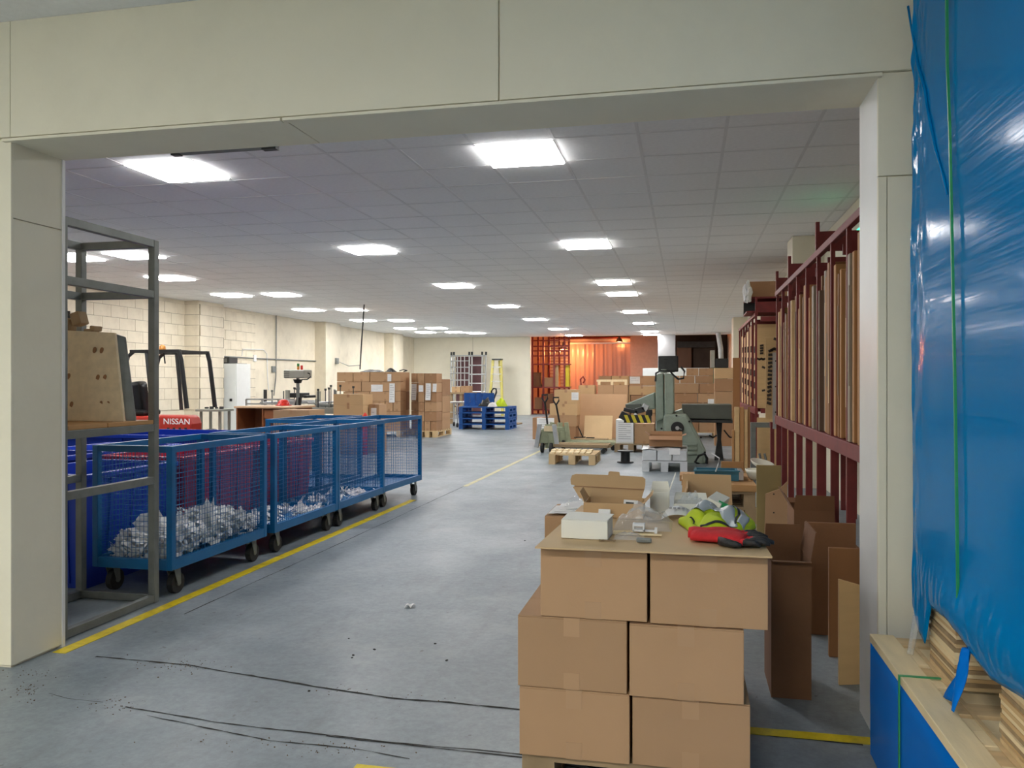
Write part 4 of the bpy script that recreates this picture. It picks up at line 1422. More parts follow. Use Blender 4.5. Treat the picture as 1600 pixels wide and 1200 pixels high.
# ================================================================== BACK ROOM
struct(MB().box(-9.0, 7.0, 37.0, 37.2, 0, 3.7).build('wall_backroom_far', M['wall_far_room']))
struct(MB().box(-9.2, -9.0, YF + .22, 37.2, 0, 3.7).build('wall_backroom_left', M['wall_far_room']))
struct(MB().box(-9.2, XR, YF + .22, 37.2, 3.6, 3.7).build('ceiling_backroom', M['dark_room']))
struct(MB().box(XL, XR, YF, YF + .22, 3.0, 3.7).build('wall_backroom_header', M['cream']))
fx0, fx1 = W(985, 560, 33.6)[0], W(1040, 560, 33.6)[0]
struct(MB().box(fx0, fx1, 33.6, 33.8, 0, 3.6).build('wall_backroom_pier', M['wall_far_room']))
px0, px1 = W(1028, 560, YF - .2)[0], W(1055, 560, YF - .2)[0]
struct(MB().box(px0, px1, YF - .25, YF + .2, 0, 3.0).build('wall_pier', M['grey_block']))
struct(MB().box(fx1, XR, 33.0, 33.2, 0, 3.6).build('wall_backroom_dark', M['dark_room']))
# dark machinery boxes inside the dark bay
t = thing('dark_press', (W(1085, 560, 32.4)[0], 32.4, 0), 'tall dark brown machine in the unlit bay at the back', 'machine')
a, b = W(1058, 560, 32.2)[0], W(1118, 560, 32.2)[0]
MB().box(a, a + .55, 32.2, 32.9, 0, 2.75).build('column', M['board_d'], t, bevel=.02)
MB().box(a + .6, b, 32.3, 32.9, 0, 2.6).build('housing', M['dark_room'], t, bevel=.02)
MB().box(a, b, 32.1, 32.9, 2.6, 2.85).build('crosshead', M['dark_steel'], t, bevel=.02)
# roller shutter behind the strip curtain
t = struct(MB().box(-6.2, fx0 - .1, 36.7, 36.78, 0, 3.3).build('door_1', M['redlead']))
for k in range(22):
    MB().box(-6.15, fx0 - .15, 36.66, 36.7, .06 + k * .145, .06 + k * .145 + .12).build('slat', M['alu'], t)

# PVC strip curtain
sm = bpy.data.materials.new('clear_pvc')
sm.use_nodes = True
nt = sm.node_tree
b = nt.nodes['Principled BSDF']
b.inputs['Base Color'].default_value = rgb(206, 190, 186)
b.inputs['Roughness'].default_value = 0.22
b.inputs['Transmission Weight'].default_value = 0.0
tb = nt.nodes.new('ShaderNodeBsdfTranslucent')
tb.inputs[0].default_value = rgb(200, 170, 160)
tp = nt.nodes.new('ShaderNodeBsdfTransparent')
tp.inputs[0].default_value = (.9, .8, .75, 1)
m1 = nt.nodes.new('ShaderNodeMixShader')
m2 = nt.nodes.new('ShaderNodeMixShader')
nz = nt.nodes.new('ShaderNodeTexNoise')
nz.inputs['Scale'].default_value = 2.5
m1.inputs[0].default_value = .55
nt.links.new(b.outputs[0], m1.inputs[1])
nt.links.new(tb.outputs[0], m1.inputs[2])
mr = nt.nodes.new('ShaderNodeMapRange')
mr.inputs['To Min'].default_value = .05
mr.inputs['To Max'].default_value = .4
nt.links.new(nz.outputs['Fac'], mr.inputs['Value'])
nt.links.new(mr.outputs[0], m2.inputs[0])
nt.links.new(m1.outputs[0], m2.inputs[1])
nt.links.new(tp.outputs[0], m2.inputs[2])
nt.links.new(m2.outputs[0], nt.nodes['Material Output'].inputs[0])
cy = 33.7
cx0, cx1 = W(891, 560, cy)[0], fx0 - .02
zr = W(940, 537.5, cy)[2]
t = thing('strip_curtain', ((cx0 + cx1) / 2, cy, 0), 'clear PVC strip curtain glowing orange in the back room', 'curtain')
MB().box(cx0, cx1 + .3, cy - .05, cy + .05, zr, zr + .06).build('rail', M['alu'], t)
n = 13
w = (cx1 - cx0) / n
for k in range(n):
    xk = cx0 + k * w
    MB().surf(lambda a, b: (xk - .02 + (w + .04) * a, cy + (.02 if k % 2 else -.02) + .03 * math.sin(math.pi * a) + .02 * math.sin(3 * b + k), .05 + (zr - .05) * b), 4, 6).build('strip', sm, t, smooth=True)

# sodium lamps
def sodium(x, y, z, label, pw):
    t = thing('sodium_lamp', (x, y, z), label, 'lamp')
    MB().lathe((x, y, z), [(.16, -.16), (.17, -.15), (.1, -.02), (.05, .02), (.05, .12)], 16).build('reflector', M['alu'], t, smooth=True)
    MB().cyl((x, y, z + .12), (x, y, 3.6), .012, n=6).build('stem', M['dark_steel'], t)
    MB().lathe((x, y, z), [(.03, -.14), (.05, -.11), (.04, -.05), (.02, -.02)], 12).build('bulb', emat('sodium_glow', (1, .45, .1, 1), 25), t)
    l = bpy.data.lights.new('sodium_light', 'POINT')
    l.energy = pw
    l.color = (1, .29, .09)
    l.shadow_soft_size = .12
    lo = bpy.data.objects.new('sodium_light', l)
    col.objects.link(lo)
    lo.parent = t
    lo.location = (0, 0, -.2)
    return t


sodium(-4.9, 32.7, 2.75, 'orange sodium lamp over the racking in the back room', SODIUM * 2)
sodium(-2.9, 36.0, 3.2, 'orange sodium lamp behind the strip curtain', SODIUM * .5)

# racking with uprights by the opening
t = thing('back_rack', (-5.2, 31.6, 0), 'tall tubular rack glowing orange just inside the back room', 'rack')
ry = 31.2
for (u, y) in [(832, ry), (841, ry + .8), (849, ry), (858, ry + .8), (866, ry), (874, ry + .8), (882, ry), (889, ry + .8)]:
    x = W(u, 600, y)[0]
    MB().box(x - .035, x + .035, y - .03, y + .03, 0, 3.1).build('upright', M['redlead'], t)
for v in (532, 541, 548, 556, 569, 605, 640):
    z = W(850, v, ry)[2]
    MB().box(W(830, 600, ry)[0], W(889, 600, ry)[0], ry - .02, ry + .02, z - .03, z + .02).build('beam', M['redlead'], t)
    if v in (569, 605, 640):
        MB().box(W(830, 600, ry)[0], W(889, 600, ry)[0], ry + .04, ry + .74, z - .02, z + .02).build('shelf', M['pine_grey'], t)
zz = W(850, 605, ry)[2] + .021
zz2 = W(850, 569, ry)[2] + .021
for k, (u0, u1, z0, v1, lab) in enumerate([(883, 889, zz, 571, 'x'), (868, 873, zz, 553, 'x'), (851, 865, zz, 590, 'x'), (834, 846, zz, 582, 'x')]):
    z1 = min(W(850, v1, ry + .2)[2], zz2 - .06) if k != 1 else zz2 - .07
    carton(W(u0, 600, ry + .2)[0], W(u1, 600, ry + .2)[0], ry + .1, ry + .6, z0, z1,
           ['tall carton on the orange-lit rack, right end of the middle shelf', 'narrow carton on the orange-lit rack, second from right', 'brown carton on the orange-lit rack, second from left', 'dark bundle carton on the orange-lit rack, left end'][k],
           ['yellow', 'card_b', 'card_c', 'card_old'][k], tape=False)
zz3 = W(850, 640, ry)[2] + .021
carton(W(836, 600, ry + .2)[0], W(848, 600, ry + .2)[0], ry + .1, ry + .6, zz3, zz3 + .45, 'brown carton on the lowest shelf of the orange-lit rack, left', 'card_c', tape=False)
carton(W(852, 600, ry + .2)[0], W(872, 600, ry + .2)[0], ry + .1, ry + .6, zz3, zz3 + .6, 'wide carton on the lowest shelf of the orange-lit rack, right', 'card_old', tape=False)

# white and olive cabinets at the back right, in front of the pier
ky = 28.6
def KX(u):
    return W(u, 600, ky)[0]
kz = W(1060, 575, ky)[2]
kx = [KX(1004), KX(1038), KX(1073), KX(1108)]
for k in range(3):
    t = thing('white_cupboard', ((kx[k] + kx[k + 1]) / 2, ky + .25, 0), 'white cupboard at the back right, %s' % ['behind the monitor', 'right of the monitor', 'next to the olive cabinet'][k], 'cupboard', 'white cupboards at the back')
    MB().box(kx[k] + .004, kx[k + 1] - .004, ky, ky + .5, 0, kz).build('body', M['white_metal'], t, bevel=.006)
    MB().box(kx[k] + .02, kx[k + 1] - .02, ky - .015, ky, .1, kz - .03).build('door', M['white_metal'], t)
t = thing('olive_cabinet', (KX(1127), ky + .25, 0), 'olive green metal cabinet at the back right', 'cabinet')
MB().box(KX(1108) + .005, 1.23, ky, ky + .5, 0, kz).build('body', M['green_cab'], t, bevel=.006)
c = W(1113, 581, ky)
MB().box(c[0] - .05, c[0] + .05, ky - .02, ky, c[2] - .05, c[2] + .05).build('lock', M['steel'], t)
t = thing('extractor_duct', (KX(1128), ky + .7, kz), 'grey bent duct pipe above the olive cabinet at the back right', 'duct')
c0, c1_, c2_ = W(1122, 524, ky + .7), W(1126, 545, ky + .7), W(1127, 575, ky + .7)
MB().tube([(c0[0], c0[1], 3.0), c1_, c2_], .09, 10).build('pipe', M['alu'], t)
t = thing('olive_motor', (KX(1128), ky + .25, kz + .01), 'dark boxy fan housing on top of the olive cabinet', 'fan')
MB().box(KX(1118), KX(1138), ky + .05, ky + .42, kz + .004, W(1128, 560, ky)[2]).build('housing', M['black'], t, bevel=.02)
MB().box(KX(1110), KX(1117), ky + .1, ky + .4, kz + .004, W(1128, 547, ky)[2]).build('panel', M['machine_grey'], t, bevel=.01)

# ================================================================== RIGHT-HAND CARTON WALL
wy = 18.6
def QX(u, y=wy):
    return W(u, 600, y)[0]
def QZ(v, y=wy):
    return W(980, v, y)[2]
zb = 0.14
pallet(QX(905), QX(1024), wy, wy + 1.1, 0, 'wooden pallet under the carton wall behind the sage green machine, left')
pallet(QX(1030), QX(1122), wy, wy + 1.1, 0, 'wooden pallet under the carton wall behind the sage green machine, right')
hL = (QZ(603) - zb) / 5
rows = stack_rows(None, wy, .45, zb, [(hL, [QX(u) for u in (906, 945, 985, 1024)])] * 4 + [(hL, [QX(u) for u in (982, 1024)])], 'carton wall left of the sage green column', group='carton wall left of the machine', seed=21, m=['card', 'card_b', 'card_c'])
rows2 = stack_rows(None, wy + .5, .45, zb + 3 * hL, [(hL * 1.0, [QX(u, wy + .5) for u in (906, 935, 955, 983, 1024)]), (hL * 1.0, [QX(u, wy + .5) for u in (935, 955, 983, 1024)]), (QZ(587, wy + .5) - zb - 5 * hL, [QX(u, wy + .5) for u in (935, 955, 983, 1024)])],
                   'rear row, left of the sage green column', group='rear carton row left of the machine', seed=22, m=['card', 'card_b'])
for k in range(4):
    carton(QX(908 + 29 * k, wy + .5), QX(935 + 29 * k, wy + .5), wy + .5, wy + .95, zb + .001, zb + 3 * hL - .002, 'tall carton under the rear row, %s from left, left of the sage column' % ORD[k], group='lower rear cartons left of the machine', tape=False)
sheet_on(rows2[2][2], QX(984, wy + .5), QX(1000, wy + .5), wy + .499, QZ(599.5, wy + .5), QZ(588.5, wy + .5), lines=2)
hR = (QZ(599) - zb) / 5
rows = stack_rows(None, wy, .45, zb, [(hR, [QX(u) for u in (1030, 1062, 1092, 1122)]), (hR, [QX(u) for u in (1030, 1062, 1092, 1122)]), (hR, [QX(u) for u in (1050, 1075, 1122)]), (hR, [QX(u) for u in (1050, 1090, 1124)]), (hR, [QX(u) for u in (1052, 1092, 1122)])],
                  'carton wall right of the sage green column', group='carton wall right of the machine', seed=23, m=['card', 'card_c'])
sheet_on(rows[2][1], QX(1106), QX(1121), wy, QZ(631), QZ(623), lines=3)
rows = stack_rows(None, wy + .5, .45, zb + 5 * hR, [(QZ(587, wy + .5) - zb - 5 * hR, [QX(u, wy + .5) for u in (1036, 1062, 1086, 1115)]), (QZ(575.5, wy + .5) - QZ(587, wy + .5), [QX(u, wy + .5) for u in (1072, 1092, 1115)])],
                  'rear row, right of the sage green column', group='rear carton row right of the machine', seed=24)
for k in range(3):
    carton(QX(1032 + 29 * k, wy + .5), QX(1060 + 29 * k, wy + .5), wy + .5, wy + .95, zb + .001, zb + 5 * hR - .002, 'tall carton under the rear row, %s from left, right of the sage column' % ORD[k], group='lower rear cartons right of the machine', tape=False)
y9 = 16.4
for k, (v0, v1) in enumerate([(690, 641), (640.5, 612), (611.5, 592), (591.5, 575)]):
    z0 = .0 if k == 0 else W(1130, v0, y9)[2]
    carton(W(1117, 600, y9)[0], W(1146, 600, y9)[0], y9, y9 + .5, z0, W(1130, v1, y9)[2], 'carton in the column beside the rack, %s' % ['lowest', 'second from bottom', 'third from bottom', 'topmost'][k], ['card_c', 'card', 'card_c', 'card_b'][k], 'carton column beside the rack', tape_dir='x')
# timber frame laid on the left boxes
py_ = 17.3
t = thing('slatted_crate', (QX(957, py_), py_, QZ(603, py_)), 'pale slatted timber crate top resting on the cartons behind the cardboard sheet', 'crate')

def timb(u0, u1, v0, v1, d=0):
    MB().box(QX(u0, py_), QX(u1, py_), py_ + d, py_ + d + .08, QZ(v1, py_), QZ(v0, py_)).build('rail', M['pine_pale'], t)
timb(932, 980, 593, 596.5)
timb(934, 938, 596.5, 601.6)
timb(976, 980, 596.5, 601.6)
timb(954, 958, 596.5, 601.6)
p8 = 17.65
cols = [(934, 958), (958.5, 981)]
for k, (u0, u1) in enumerate(cols):
    carton(QX(u0, 17.2), QX(u1, 17.2), 17.2, 17.6, 0, QZ(602, 17.2), 'tall carton behind the big cardboard sheet, %s' % ['left', 'right'][k], 'card', tape=False)
carton(QX(904, 17.2), QX(929, 17.2), 17.2, 17.6, 0, QZ(602, 17.2), 'pale tall carton left of the timber frame', 'card_b')
o = MB().tube([W(908, 601, 17.4), W(907, 592, 17.4), W(911, 588, 17.4), W(914, 593, 17.4), W(911, 598, 17.4)], .02, 6).build('cable_hook', M['redlead'])
tag(o, 'red hook-shaped pipe behind the pale tall carton', 'hook')
o.location.z = QZ(602, 17.2) + .002

# ---- pallet-truck corner
jy = 15.3
def JX(u, y=jy):
    return W(u, 600, y)[0]
def JZ(v, y=jy):
    return W(880, v, y)[2]
pallet(JX(832), JX(902), jy + .3, jy + 1.2, 0, 'wooden pallet under the carton heap by the pallet truck', 'pine', h=.13)
gl = 'cartons heaped by the pallet truck'
z0 = .132
yy = jy + .4
zA, zB, zC, zD = W(880, 666, yy)[2], W(880, 649, yy)[2], W(880, 631, yy)[2], W(880, 609, yy)[2]
carton(JX(868, yy), JX(900, yy), yy, yy + .45, z0, zA, 'brown carton at the bottom of the heap by the pallet truck', 'card_c', gl)
carton(JX(857, yy), JX(901, yy), yy, yy + .45, zA + .002, zB, 'brown carton, second from bottom of the heap by the pallet truck', 'card', gl)
carton(JX(859, yy), JX(902, yy), yy, yy + .45, zB + .002, zC, 'pale carton, third from bottom of the heap by the pallet truck', 'card_b', gl)
o = carton(JX(866, yy), JX(902, yy), yy, yy + .45, zC + .002, zD, 'bulging pale carton on top of the heap by the pallet truck', 'card_b', gl)
sheet_on(o, JX(893, yy), JX(904, yy), yy, W(880, 625, yy)[2], W(880, 613, yy)[2], lines=3)
o = carton(JX(833, yy), JX(856, yy) - .01, yy - .05, yy + .4, z0, W(880, 653, yy)[2], 'narrow carton with a white sheet, left end behind the pallet truck', 'card_c', gl)
sheet_on(o, JX(839, yy - .05), JX(866, yy - .05), yy - .052, W(880, 685, yy)[2], W(880, 653, yy)[2], curl=.03, lines=8)

# pallet truck
ty = 14.3
def PW(u, v, d=0):
    return Vector(W(u, v, ty + d))
for idx, (us, dx, lab) in enumerate([((852, 846, 859), 0, 'olive hand pallet truck, left of the pair, handle upright'), ((871, 874, 879), 0, 'olive hand pallet truck, right of the pair, handle upright')]):
    ub, uh, uf = us
    d = .0 if idx == 0 else .7
    base = PW(ub + 4, 705, d)
    t = thing('pallet_truck', (base.x, ty + d, 0), lab, 'pallet truck', 'hand pallet trucks')
    x = base.x
    y = ty + d
    hz = W(850, 617 if idx == 0 else 621, y)[2]
    xh = W(852 if idx == 0 else 869.5, 617, y)[0]
    MB().cyl((x, y, .45), (xh, y - .05, hz - .12), .018, n=8).build('handle_shaft', M['black'], t)
    MB().tube([(xh, y - .05, hz - .14), (xh - .05, y - .05, hz - .06), (xh - .05, y - .05, hz), (xh + .05, y - .05, hz), (xh + .05, y - .05, hz - .06), (xh, y - .05, hz - .14)], .016, 6).build('handle_loop', M['black'], t)
    MB().prism([(x - .16, y - .08, .16), (x + .16, y - .08, .16), (x + .12, y - .08, .42), (x - .10, y - .08, .42)], (0, .16, 0)).build('head', M['jack'], t, bevel=.015)
    MB().cyl((x, y, .08), (x, y, .5), .05, n=12).build('pump', M['jack'], t)
    for s in (-1, 1):
        MB().obox((x + s * .16, y - .1, .30), (.08, .05, .42), (0, R(8 * -s), 0)).build('side_plate', M['alu' if idx == 0 else 'jack'], t, bevel=.008)
        MB().cyl((x + s * .08 - .025, y - .12, .09), (x + s * .08 + .025, y - .12, .09), .09, n=16).build('steer_wheel', M['rubber'], t, bevel=.01)
    for s in (-1, 1):
        MB().box(x + .12, x + 1.1, y + .10 + s * .16 - .07, y + .10 + s * .16 + .07, .10, .16).build('fork', M['pine_grey' if idx == 0 else 'jack'], t, bevel=.008)
        MB().cyl((x + 1.0, y + .10 + s * .16 - .04, .04), (x + 1.0, y + .10 + s * .16 + .04, .04), .04, n=12).build('load_wheel', M['rubber'], t)
    MB().box(x + .02, x + .14, y - .1, y + .32, .10, .34).build('fork_carriage', M['jack'], t, bevel=.01)
    if idx == 0:
        MB().box(x - .05, x + .12, y - .11, y - .085, .38, .48).build('label_plate', M['pine_pale'], t)

# small upturned pallet on the floor
sp = pallet(JX(859, 12.3), JX(931, 12.3), 12.2, 13.0, 0, 'small pale pallet lying alone on the open floor', 'pine', boards=5, h=.16)
# loose blocks on the small pallet: a two-way row of chunky deck slats
for r in range(2):
    for k in range(7):
        u = 862 + k * 9.3 + r * 2
        x = JX(u, 12.3 + r * .4)
        MB().box(x - .02, x + .05, 12.22 + r * .42, 12.52 + r * .42, .161, .185).build('slat', M['pine_pale'], sp)

# ---- big cardboard sheets on a pallet
sy4 = 15.65
pallet(JX(909, sy4), JX(960, sy4), sy4 - .15, sy4 + .75, 0, 'grey weathered pallet under the leaning cardboard sheets', 'pine_grey', h=.14)
def leaning(u0, u1, v0, v1, y, lean, label, m, name='cardboard_sheet', zb=.142, th=.012, curve=.0):
    x0, x1 = W(u0, 600, y)[0], W(u1, 600, y)[0]
    z1 = W(900, v0, y)[2]
    f = lambda a, b: (x0 + (x1 - x0) * a, y + lean * b + curve * math.sin(math.pi * a), zb + (z1 - zb) * b)
    o = MB().surf(f, 6, 6).build(name, M[m], solid=th)
    return tag(o, label, 'cardboard')
leaning(903, 978, 616, 692, sy4 + .45, .25, 'very large brown cardboard sheet standing on a pallet behind the pallet truck', 'card', curve=.04)
leaning(912, 956, 650, 690, sy4 + .15, .2, 'smaller pale cardboard sheet leaning in front of the very large one', 'sheet_card')
o = MB().box(JX(905, sy4) - .05, JX(950, sy4), sy4 - .12, sy4 + .08, .142, .165).build('ply_offcut', M['pine_grey'], bevel=.004)
tag(o, 'thin weathered board on the pallet under the cardboard sheets', 'board')
for k, (u0, v0, u1, v1) in enumerate([(897, 688, 915, 683), (904, 668, 911, 684), (916, 686, 929, 686)]):
    a, b = Vector(W(u0, v0, sy4 - .02)), Vector(W(u1, v1, sy4 - .02))
    a.z, b.z = max(a.z, .18), max(b.z, .18)
    o = MB().bar(a, b, .03, .02).build('hand_tool', M['black'])
    tag(o, ['black tool lying at the left of the sheet pallet', 'thin dark rod leaning beside the pale cardboard sheet', 'small black tool in front of the pale cardboard sheet'][k], 'tool')
sy5 = 14.6
pallet(JX(960, sy5), JX(1012, sy5), sy5, sy5 + .8, 0, 'dark pallet under the carton wrapped in white paper', 'pine_grey', h=.15)
o = carton(JX(962, sy5), JX(990, sy5), sy5 + .02, sy5 + .5, .152, W(975, 656, sy5)[2], 'carton covered with white printed paper left of the sage machine', 'white_box', tape=False)
sheet_on(o, JX(963, sy5), JX(989.5, sy5), sy5 + .018, .18, W(975, 657, sy5)[2], lines=9)
o.children[0].location.y -= .004
carton(JX(991, sy5), JX(1022, sy5), sy5 + .05, sy5 + .5, .152, W(975, 662, sy5)[2], 'brown carton between the white-papered one and the sage machine', 'card')

# ---- cable spool
c = Vector(W(976, 724, 12.55))
t = thing('cable_spool', (c.x, 12.6, 0), 'black plastic spool standing on the floor in front of the sage machine', 'spool')
rr = abs(W(989, 724, 12.6)[0] - W(963, 724, 12.6)[0]) / 2
MB().lathe((c.x, 12.7, 0), [(rr, 0), (rr, .015), (rr * .92, .02)], 24).build('flange', M['black'], t)
MB().lathe((c.x, 12.7, 0), [(rr * .55, .02), (rr * .55, .17)], 20).build('core', M['black'], t)
MB().lathe((c.x, 12.7, 0), [(rr * .92, .17), (rr, .175), (rr, .19), (.02, .191)], 24).build('flange', M['black'], t)

# ---- sage green press
ay = 12.9
def AW(u, v, d=0):
    return Vector(W(u, v, ay + d))
t = thing('sage_machine', (AW(1060, 700).x, ay + .4, 0), 'sage green stitching press with tall column, round hub and striped guard', 'machine')
def ext(pts, d0, d1, name, m, bev=.02):
    P = [AW(u, v) for u, v in pts]
    P = [Vector((p.x, ay + d0, max(p.z, .0))) for p in P]
    return MB().prism(P, (0, d1 - d0, 0)).build(name, M[m], t, bevel=bev, seg=3)
ext([(1024, 588), (1027, 584), (1036, 583), (1037, 655), (1024, 660)], .15, .7, 'column_cover', 'mach')
ext([(1038, 583), (1050, 584), (1053, 588), (1053, 645), (1038, 655)], .1, .7, 'column_cover', 'mach')
ext([(1024, 660), (1053, 645), (1066, 640), (1072, 660), (1072, 735), (1024, 735)], .25, .75, 'pedestal', 'mach')
ext([(976, 632), (1022, 613), (1023, 640), (985, 641), (977, 638)], .2, .6, 'arm', 'mach')
ext([(976, 632), (1001, 631), (1001, 639), (977, 640)], .12, .25, 'arm_nose', 'mach_dark', .006)
ext([(1037, 650), (1040, 647), (1072, 647), (1078, 655), (1103, 704), (1103, 726), (1097, 734), (1060, 734), (1037, 700)], -.1, .25, 'gear_cover', 'mach', .025)
ext([(1040, 652), (1072, 650), (1098, 704), (1098, 724), (1060, 728), (1040, 696)], -.115, -.1, 'cover_panel', 'mach', .008)
hb = AW(1058.5, 668)
h_ = MB().cyl((hb.x, ay - .16, hb.z), (hb.x, ay - .10, hb.z), .098, n=28).build('hub', M['black'], t, bevel=.008)
MB().cyl((hb.x, ay - .175, hb.z), (hb.x, ay - .15, hb.z), .03, n=16).build('hub_boss', M['alu'], h_)
MB().obox((hb.x + .02, ay - .165, hb.z), (.10, .01, .02), (0, R(25), 0)).build('hub_pointer', M['steel'], h_)
for (u, v) in [(1057, 649), (1077, 658), (1095, 683), (1101, 706), (1034, 669)]:
    p = AW(u, v)
    MB().cyl((p.x, ay - .12, p.z), (p.x, ay - .09, p.z), .016, n=10).build('bolt', M['black'], t)
for v in (693, 700, 707):
    p, q = AW(1064, v), AW(1089, v)
    MB().box(p.x, q.x, ay - .135, ay - .11, p.z - .02, p.z + .015).build('louvre', M['mach'], t, bevel=.006)
ext([(1065, 633), (1145, 633), (1145, 657), (1066, 655)], .3, .9, 'bed', 'mach_dark', .01)
ext([(1076, 657), (1152, 658), (1152, 663), (1076, 661)], .28, .95, 'bed_plate', 'dark_steel', .004)
ext([(1121, 660), (1131, 660), (1129, 690), (1133, 728), (1118, 728), (1123, 690)], .5, .7, 'leg', 'dark_steel', .006)
MB().cyl(AW(1037, 583, .22), AW(1037, 577, .22), .06, .04, n=16).build('cap', M['mach'], t)
MB().tube([AW(1024, 596, .1), AW(1025, 583, .1), AW(1032, 579.5, .1), AW(1047, 580, .1), AW(1052, 586, .1), AW(1060, 592.5, .1), AW(1068, 591, .1), AW(1069.5, 580, .1), AW(1064, 573, .1)], .016, 6).build('cable', M['black'], t)
MB().tube([AW(1092, 725, -.15), AW(1086, 722, -.2), AW(1092, 712, -.2), AW(1101, 709, -.2), AW(1105, 716, -.1), AW(1104, 726, -.1)], .02, 6).build('cable', M['black'], t)
MB().tube([AW(1108, 680, .3), AW(1114, 684, .3), AW(1120, 680, .3)], .014, 6).build('cable', M['black'], t)
MB().tube([AW(1131, 672, .3), AW(1140, 683, .3), AW(1146, 684, .3)], .012, 6).build('cable', M['black'], t)
# striped guard with alternating yellow and black slanted bands
g0, g1 = AW(975, 648), AW(1018, 661)
gd = MB().prism([(g0.x, ay - .02, g1.z), (g1.x, ay - .02, g1.z), (g1.x, ay - .02, g0.z), (g0.x, ay - .02, g0.z)], (0, .02, 0)).build('guard_plate', M['black'], t)
wst = (g1.x - g0.x) / 8
for k in range(0, 8, 2):
    xs = g0.x + k * wst
    h_ = g0.z - g1.z
    MB().prism([(xs + wst * .9, ay - .022, g1.z + .004), (min(xs + wst * 1.9, g1.x), ay - .022, g1.z + .004), (xs + wst * 1.0, ay - .022, g0.z - .004), (xs, ay - .022, g0.z - .004)], (0, .002, 0)).build('yellow_band', M['yellow'], gd)
# works under the arm
for (u, v, w_, h_, m, r_) in [(985, 642, .22, .06, 'black', .2), (1000, 641, .16, .09, 'dark_steel', -.3), (1008, 637, .1, .1, 'alu', .4), (993, 647, .05, .12, 'paper', .2), (1014, 645, .1, .1, 'black', 0), (974, 650, .12, .12, 'black', .5)]:
    p = AW(u, v)
    MB().obox((p.x, ay + .06, p.z), (w_, .12, h_), (0, r_, 0)).build('stitch_head', M[m], t, bevel=.01)
t2 = thing('monitor', (AW(1044, 570).x, ay + .5, AW(1044, 580).z), 'dark grey flat monitor on top of the sage green press', 'monitor')
a, b = AW(1028.5, 556, .4), AW(1060, 581, .4)
MB().box(a.x, b.x, ay + .4, ay + .45, b.z, a.z).build('screen', M['black'], t2, bevel=.015)
MB().box(a.x + .02, b.x - .02, ay + .394, ay + .40, b.z + .03, a.z - .02).build('back_panel', M['dark_steel'], t2)
p = AW(1041, 562, .4)
MB().box(p.x - .04, p.x + .03, ay + .388, ay + .394, p.z - .006, p.z + .006).build('handle_slot', M['black'], t2)
MB().box((a.x + b.x) / 2 - .1, (a.x + b.x) / 2 + .1, ay + .42, ay + .5, AW(1044, 583, .45).z + .012, b.z).build('stand', M['black'], t2)

# ---- pallet of white wrapped reams with an open carton on it
ry_ = 11.5
def RW(u, v, d=0):
    return Vector(W(u, v, ry_ + d))
x0, x1 = RW(1003, 735).x, RW(1074, 735).x
pallet(x0, x1, ry_, ry_ + .9, 0, 'shrink-wrapped grey pallet under the white reams', 'wrap_grey', h=.15)
zt = RW(1040, 704).z
t = thing('wrapped_reams', ((x0 + x1) / 2, ry_ + .45, .152), 'block of white reams in clear wrap on a pallet before the sage machine', 'paper reams')
for i in range(3):
    for j in range(2):
        xa_, xb_ = x0 + (x1 - x0) * i / 3, x0 + (x1 - x0) * (i + 1) / 3
        MB().box(xa_ + .004, xb_ - .004, ry_ + .02 + .43 * j, ry_ + .43 + .43 * j, .152, zt).build('ream_block', M['wrap_grey'], t, bevel=.015)
MB().surf(lambda a, b: (x0 + (x1 - x0) * a, ry_ + .02 + .84 * b, zt + .004 + .022 * math.sin(math.pi * b) * (1 - .6 * a) + .012 * math.sin(11 * a + 5 * b)), 16, 12).build('film', M['wrap_grey'], t, solid=.004)
p = RW(1054, 699)
MB().obox((p.x, ry_ + .016, p.z - .06), (.15, .003, .09)).build('shipping_label', M['paper'], t)
def open_box(name, x0, x1, y0, y1, z0, z1, label, m, flaps, th=.004, cat='carton', inside=None, group=None):
    """flaps: dict side -> (length, angle from vertical outward in degrees)"""
    t = thing(name, ((x0 + x1) / 2, (y0 + y1) / 2, z0), label, cat, group)
    b = MB()
    b.box(x0, x1, y0, y1, z0, z0 + th)
    b.box(x0, x1, y0, y0 + th, z0 + th, z1)
    b.box(x0, x1, y1 - th, y1, z0 + th, z1)
    b.box(x0, x0 + th, y0 + th, y1 - th, z0 + th, z1)
    b.box(x1 - th, x1, y0 + th, y1 - th, z0 + th, z1)
    b.build('body', M[m], t)
    for s, (L, ang) in flaps.items():
        a = R(ang)
        dx, dz = math.sin(a) * L, math.cos(a) * L
        if s == 'f':
            P = [(x0, y0, z1), (x1, y0, z1), (x1 - .006, y0 - dx, z1 + dz), (x0 + .006, y0 - dx, z1 + dz)]
            nrm = (0, th, 0)
        elif s == 'b':
            P = [(x0, y1 - th, z1), (x1, y1 - th, z1), (x1 - .006, y1 - th + dx, z1 + dz), (x0 + .006, y1 - th + dx, z1 + dz)]
            nrm = (0, th, 0)
        elif s == 'l':
            P = [(x0, y0, z1), (x0, y1, z1), (x0 - dx, y1 - .006, z1 + dz), (x0 - dx, y0 + .006, z1 + dz)]
            nrm = (th, 0, 0)
        else:
            P = [(x1 - th, y0, z1), (x1 - th, y1, z1), (x1 - th + dx, y1 - .006, z1 + dz), (x1 - th + dx, y0 + .006, z1 + dz)]
            nrm = (th, 0, 0)
        if abs(dz) < .02:
            nrm = (0, 0, th)
        MB().prism(P, nrm).build('flap', M[m], t)
    return t
zt2 = zt + .035
a, b = RW(1013, 690).x, RW(1066, 690).x
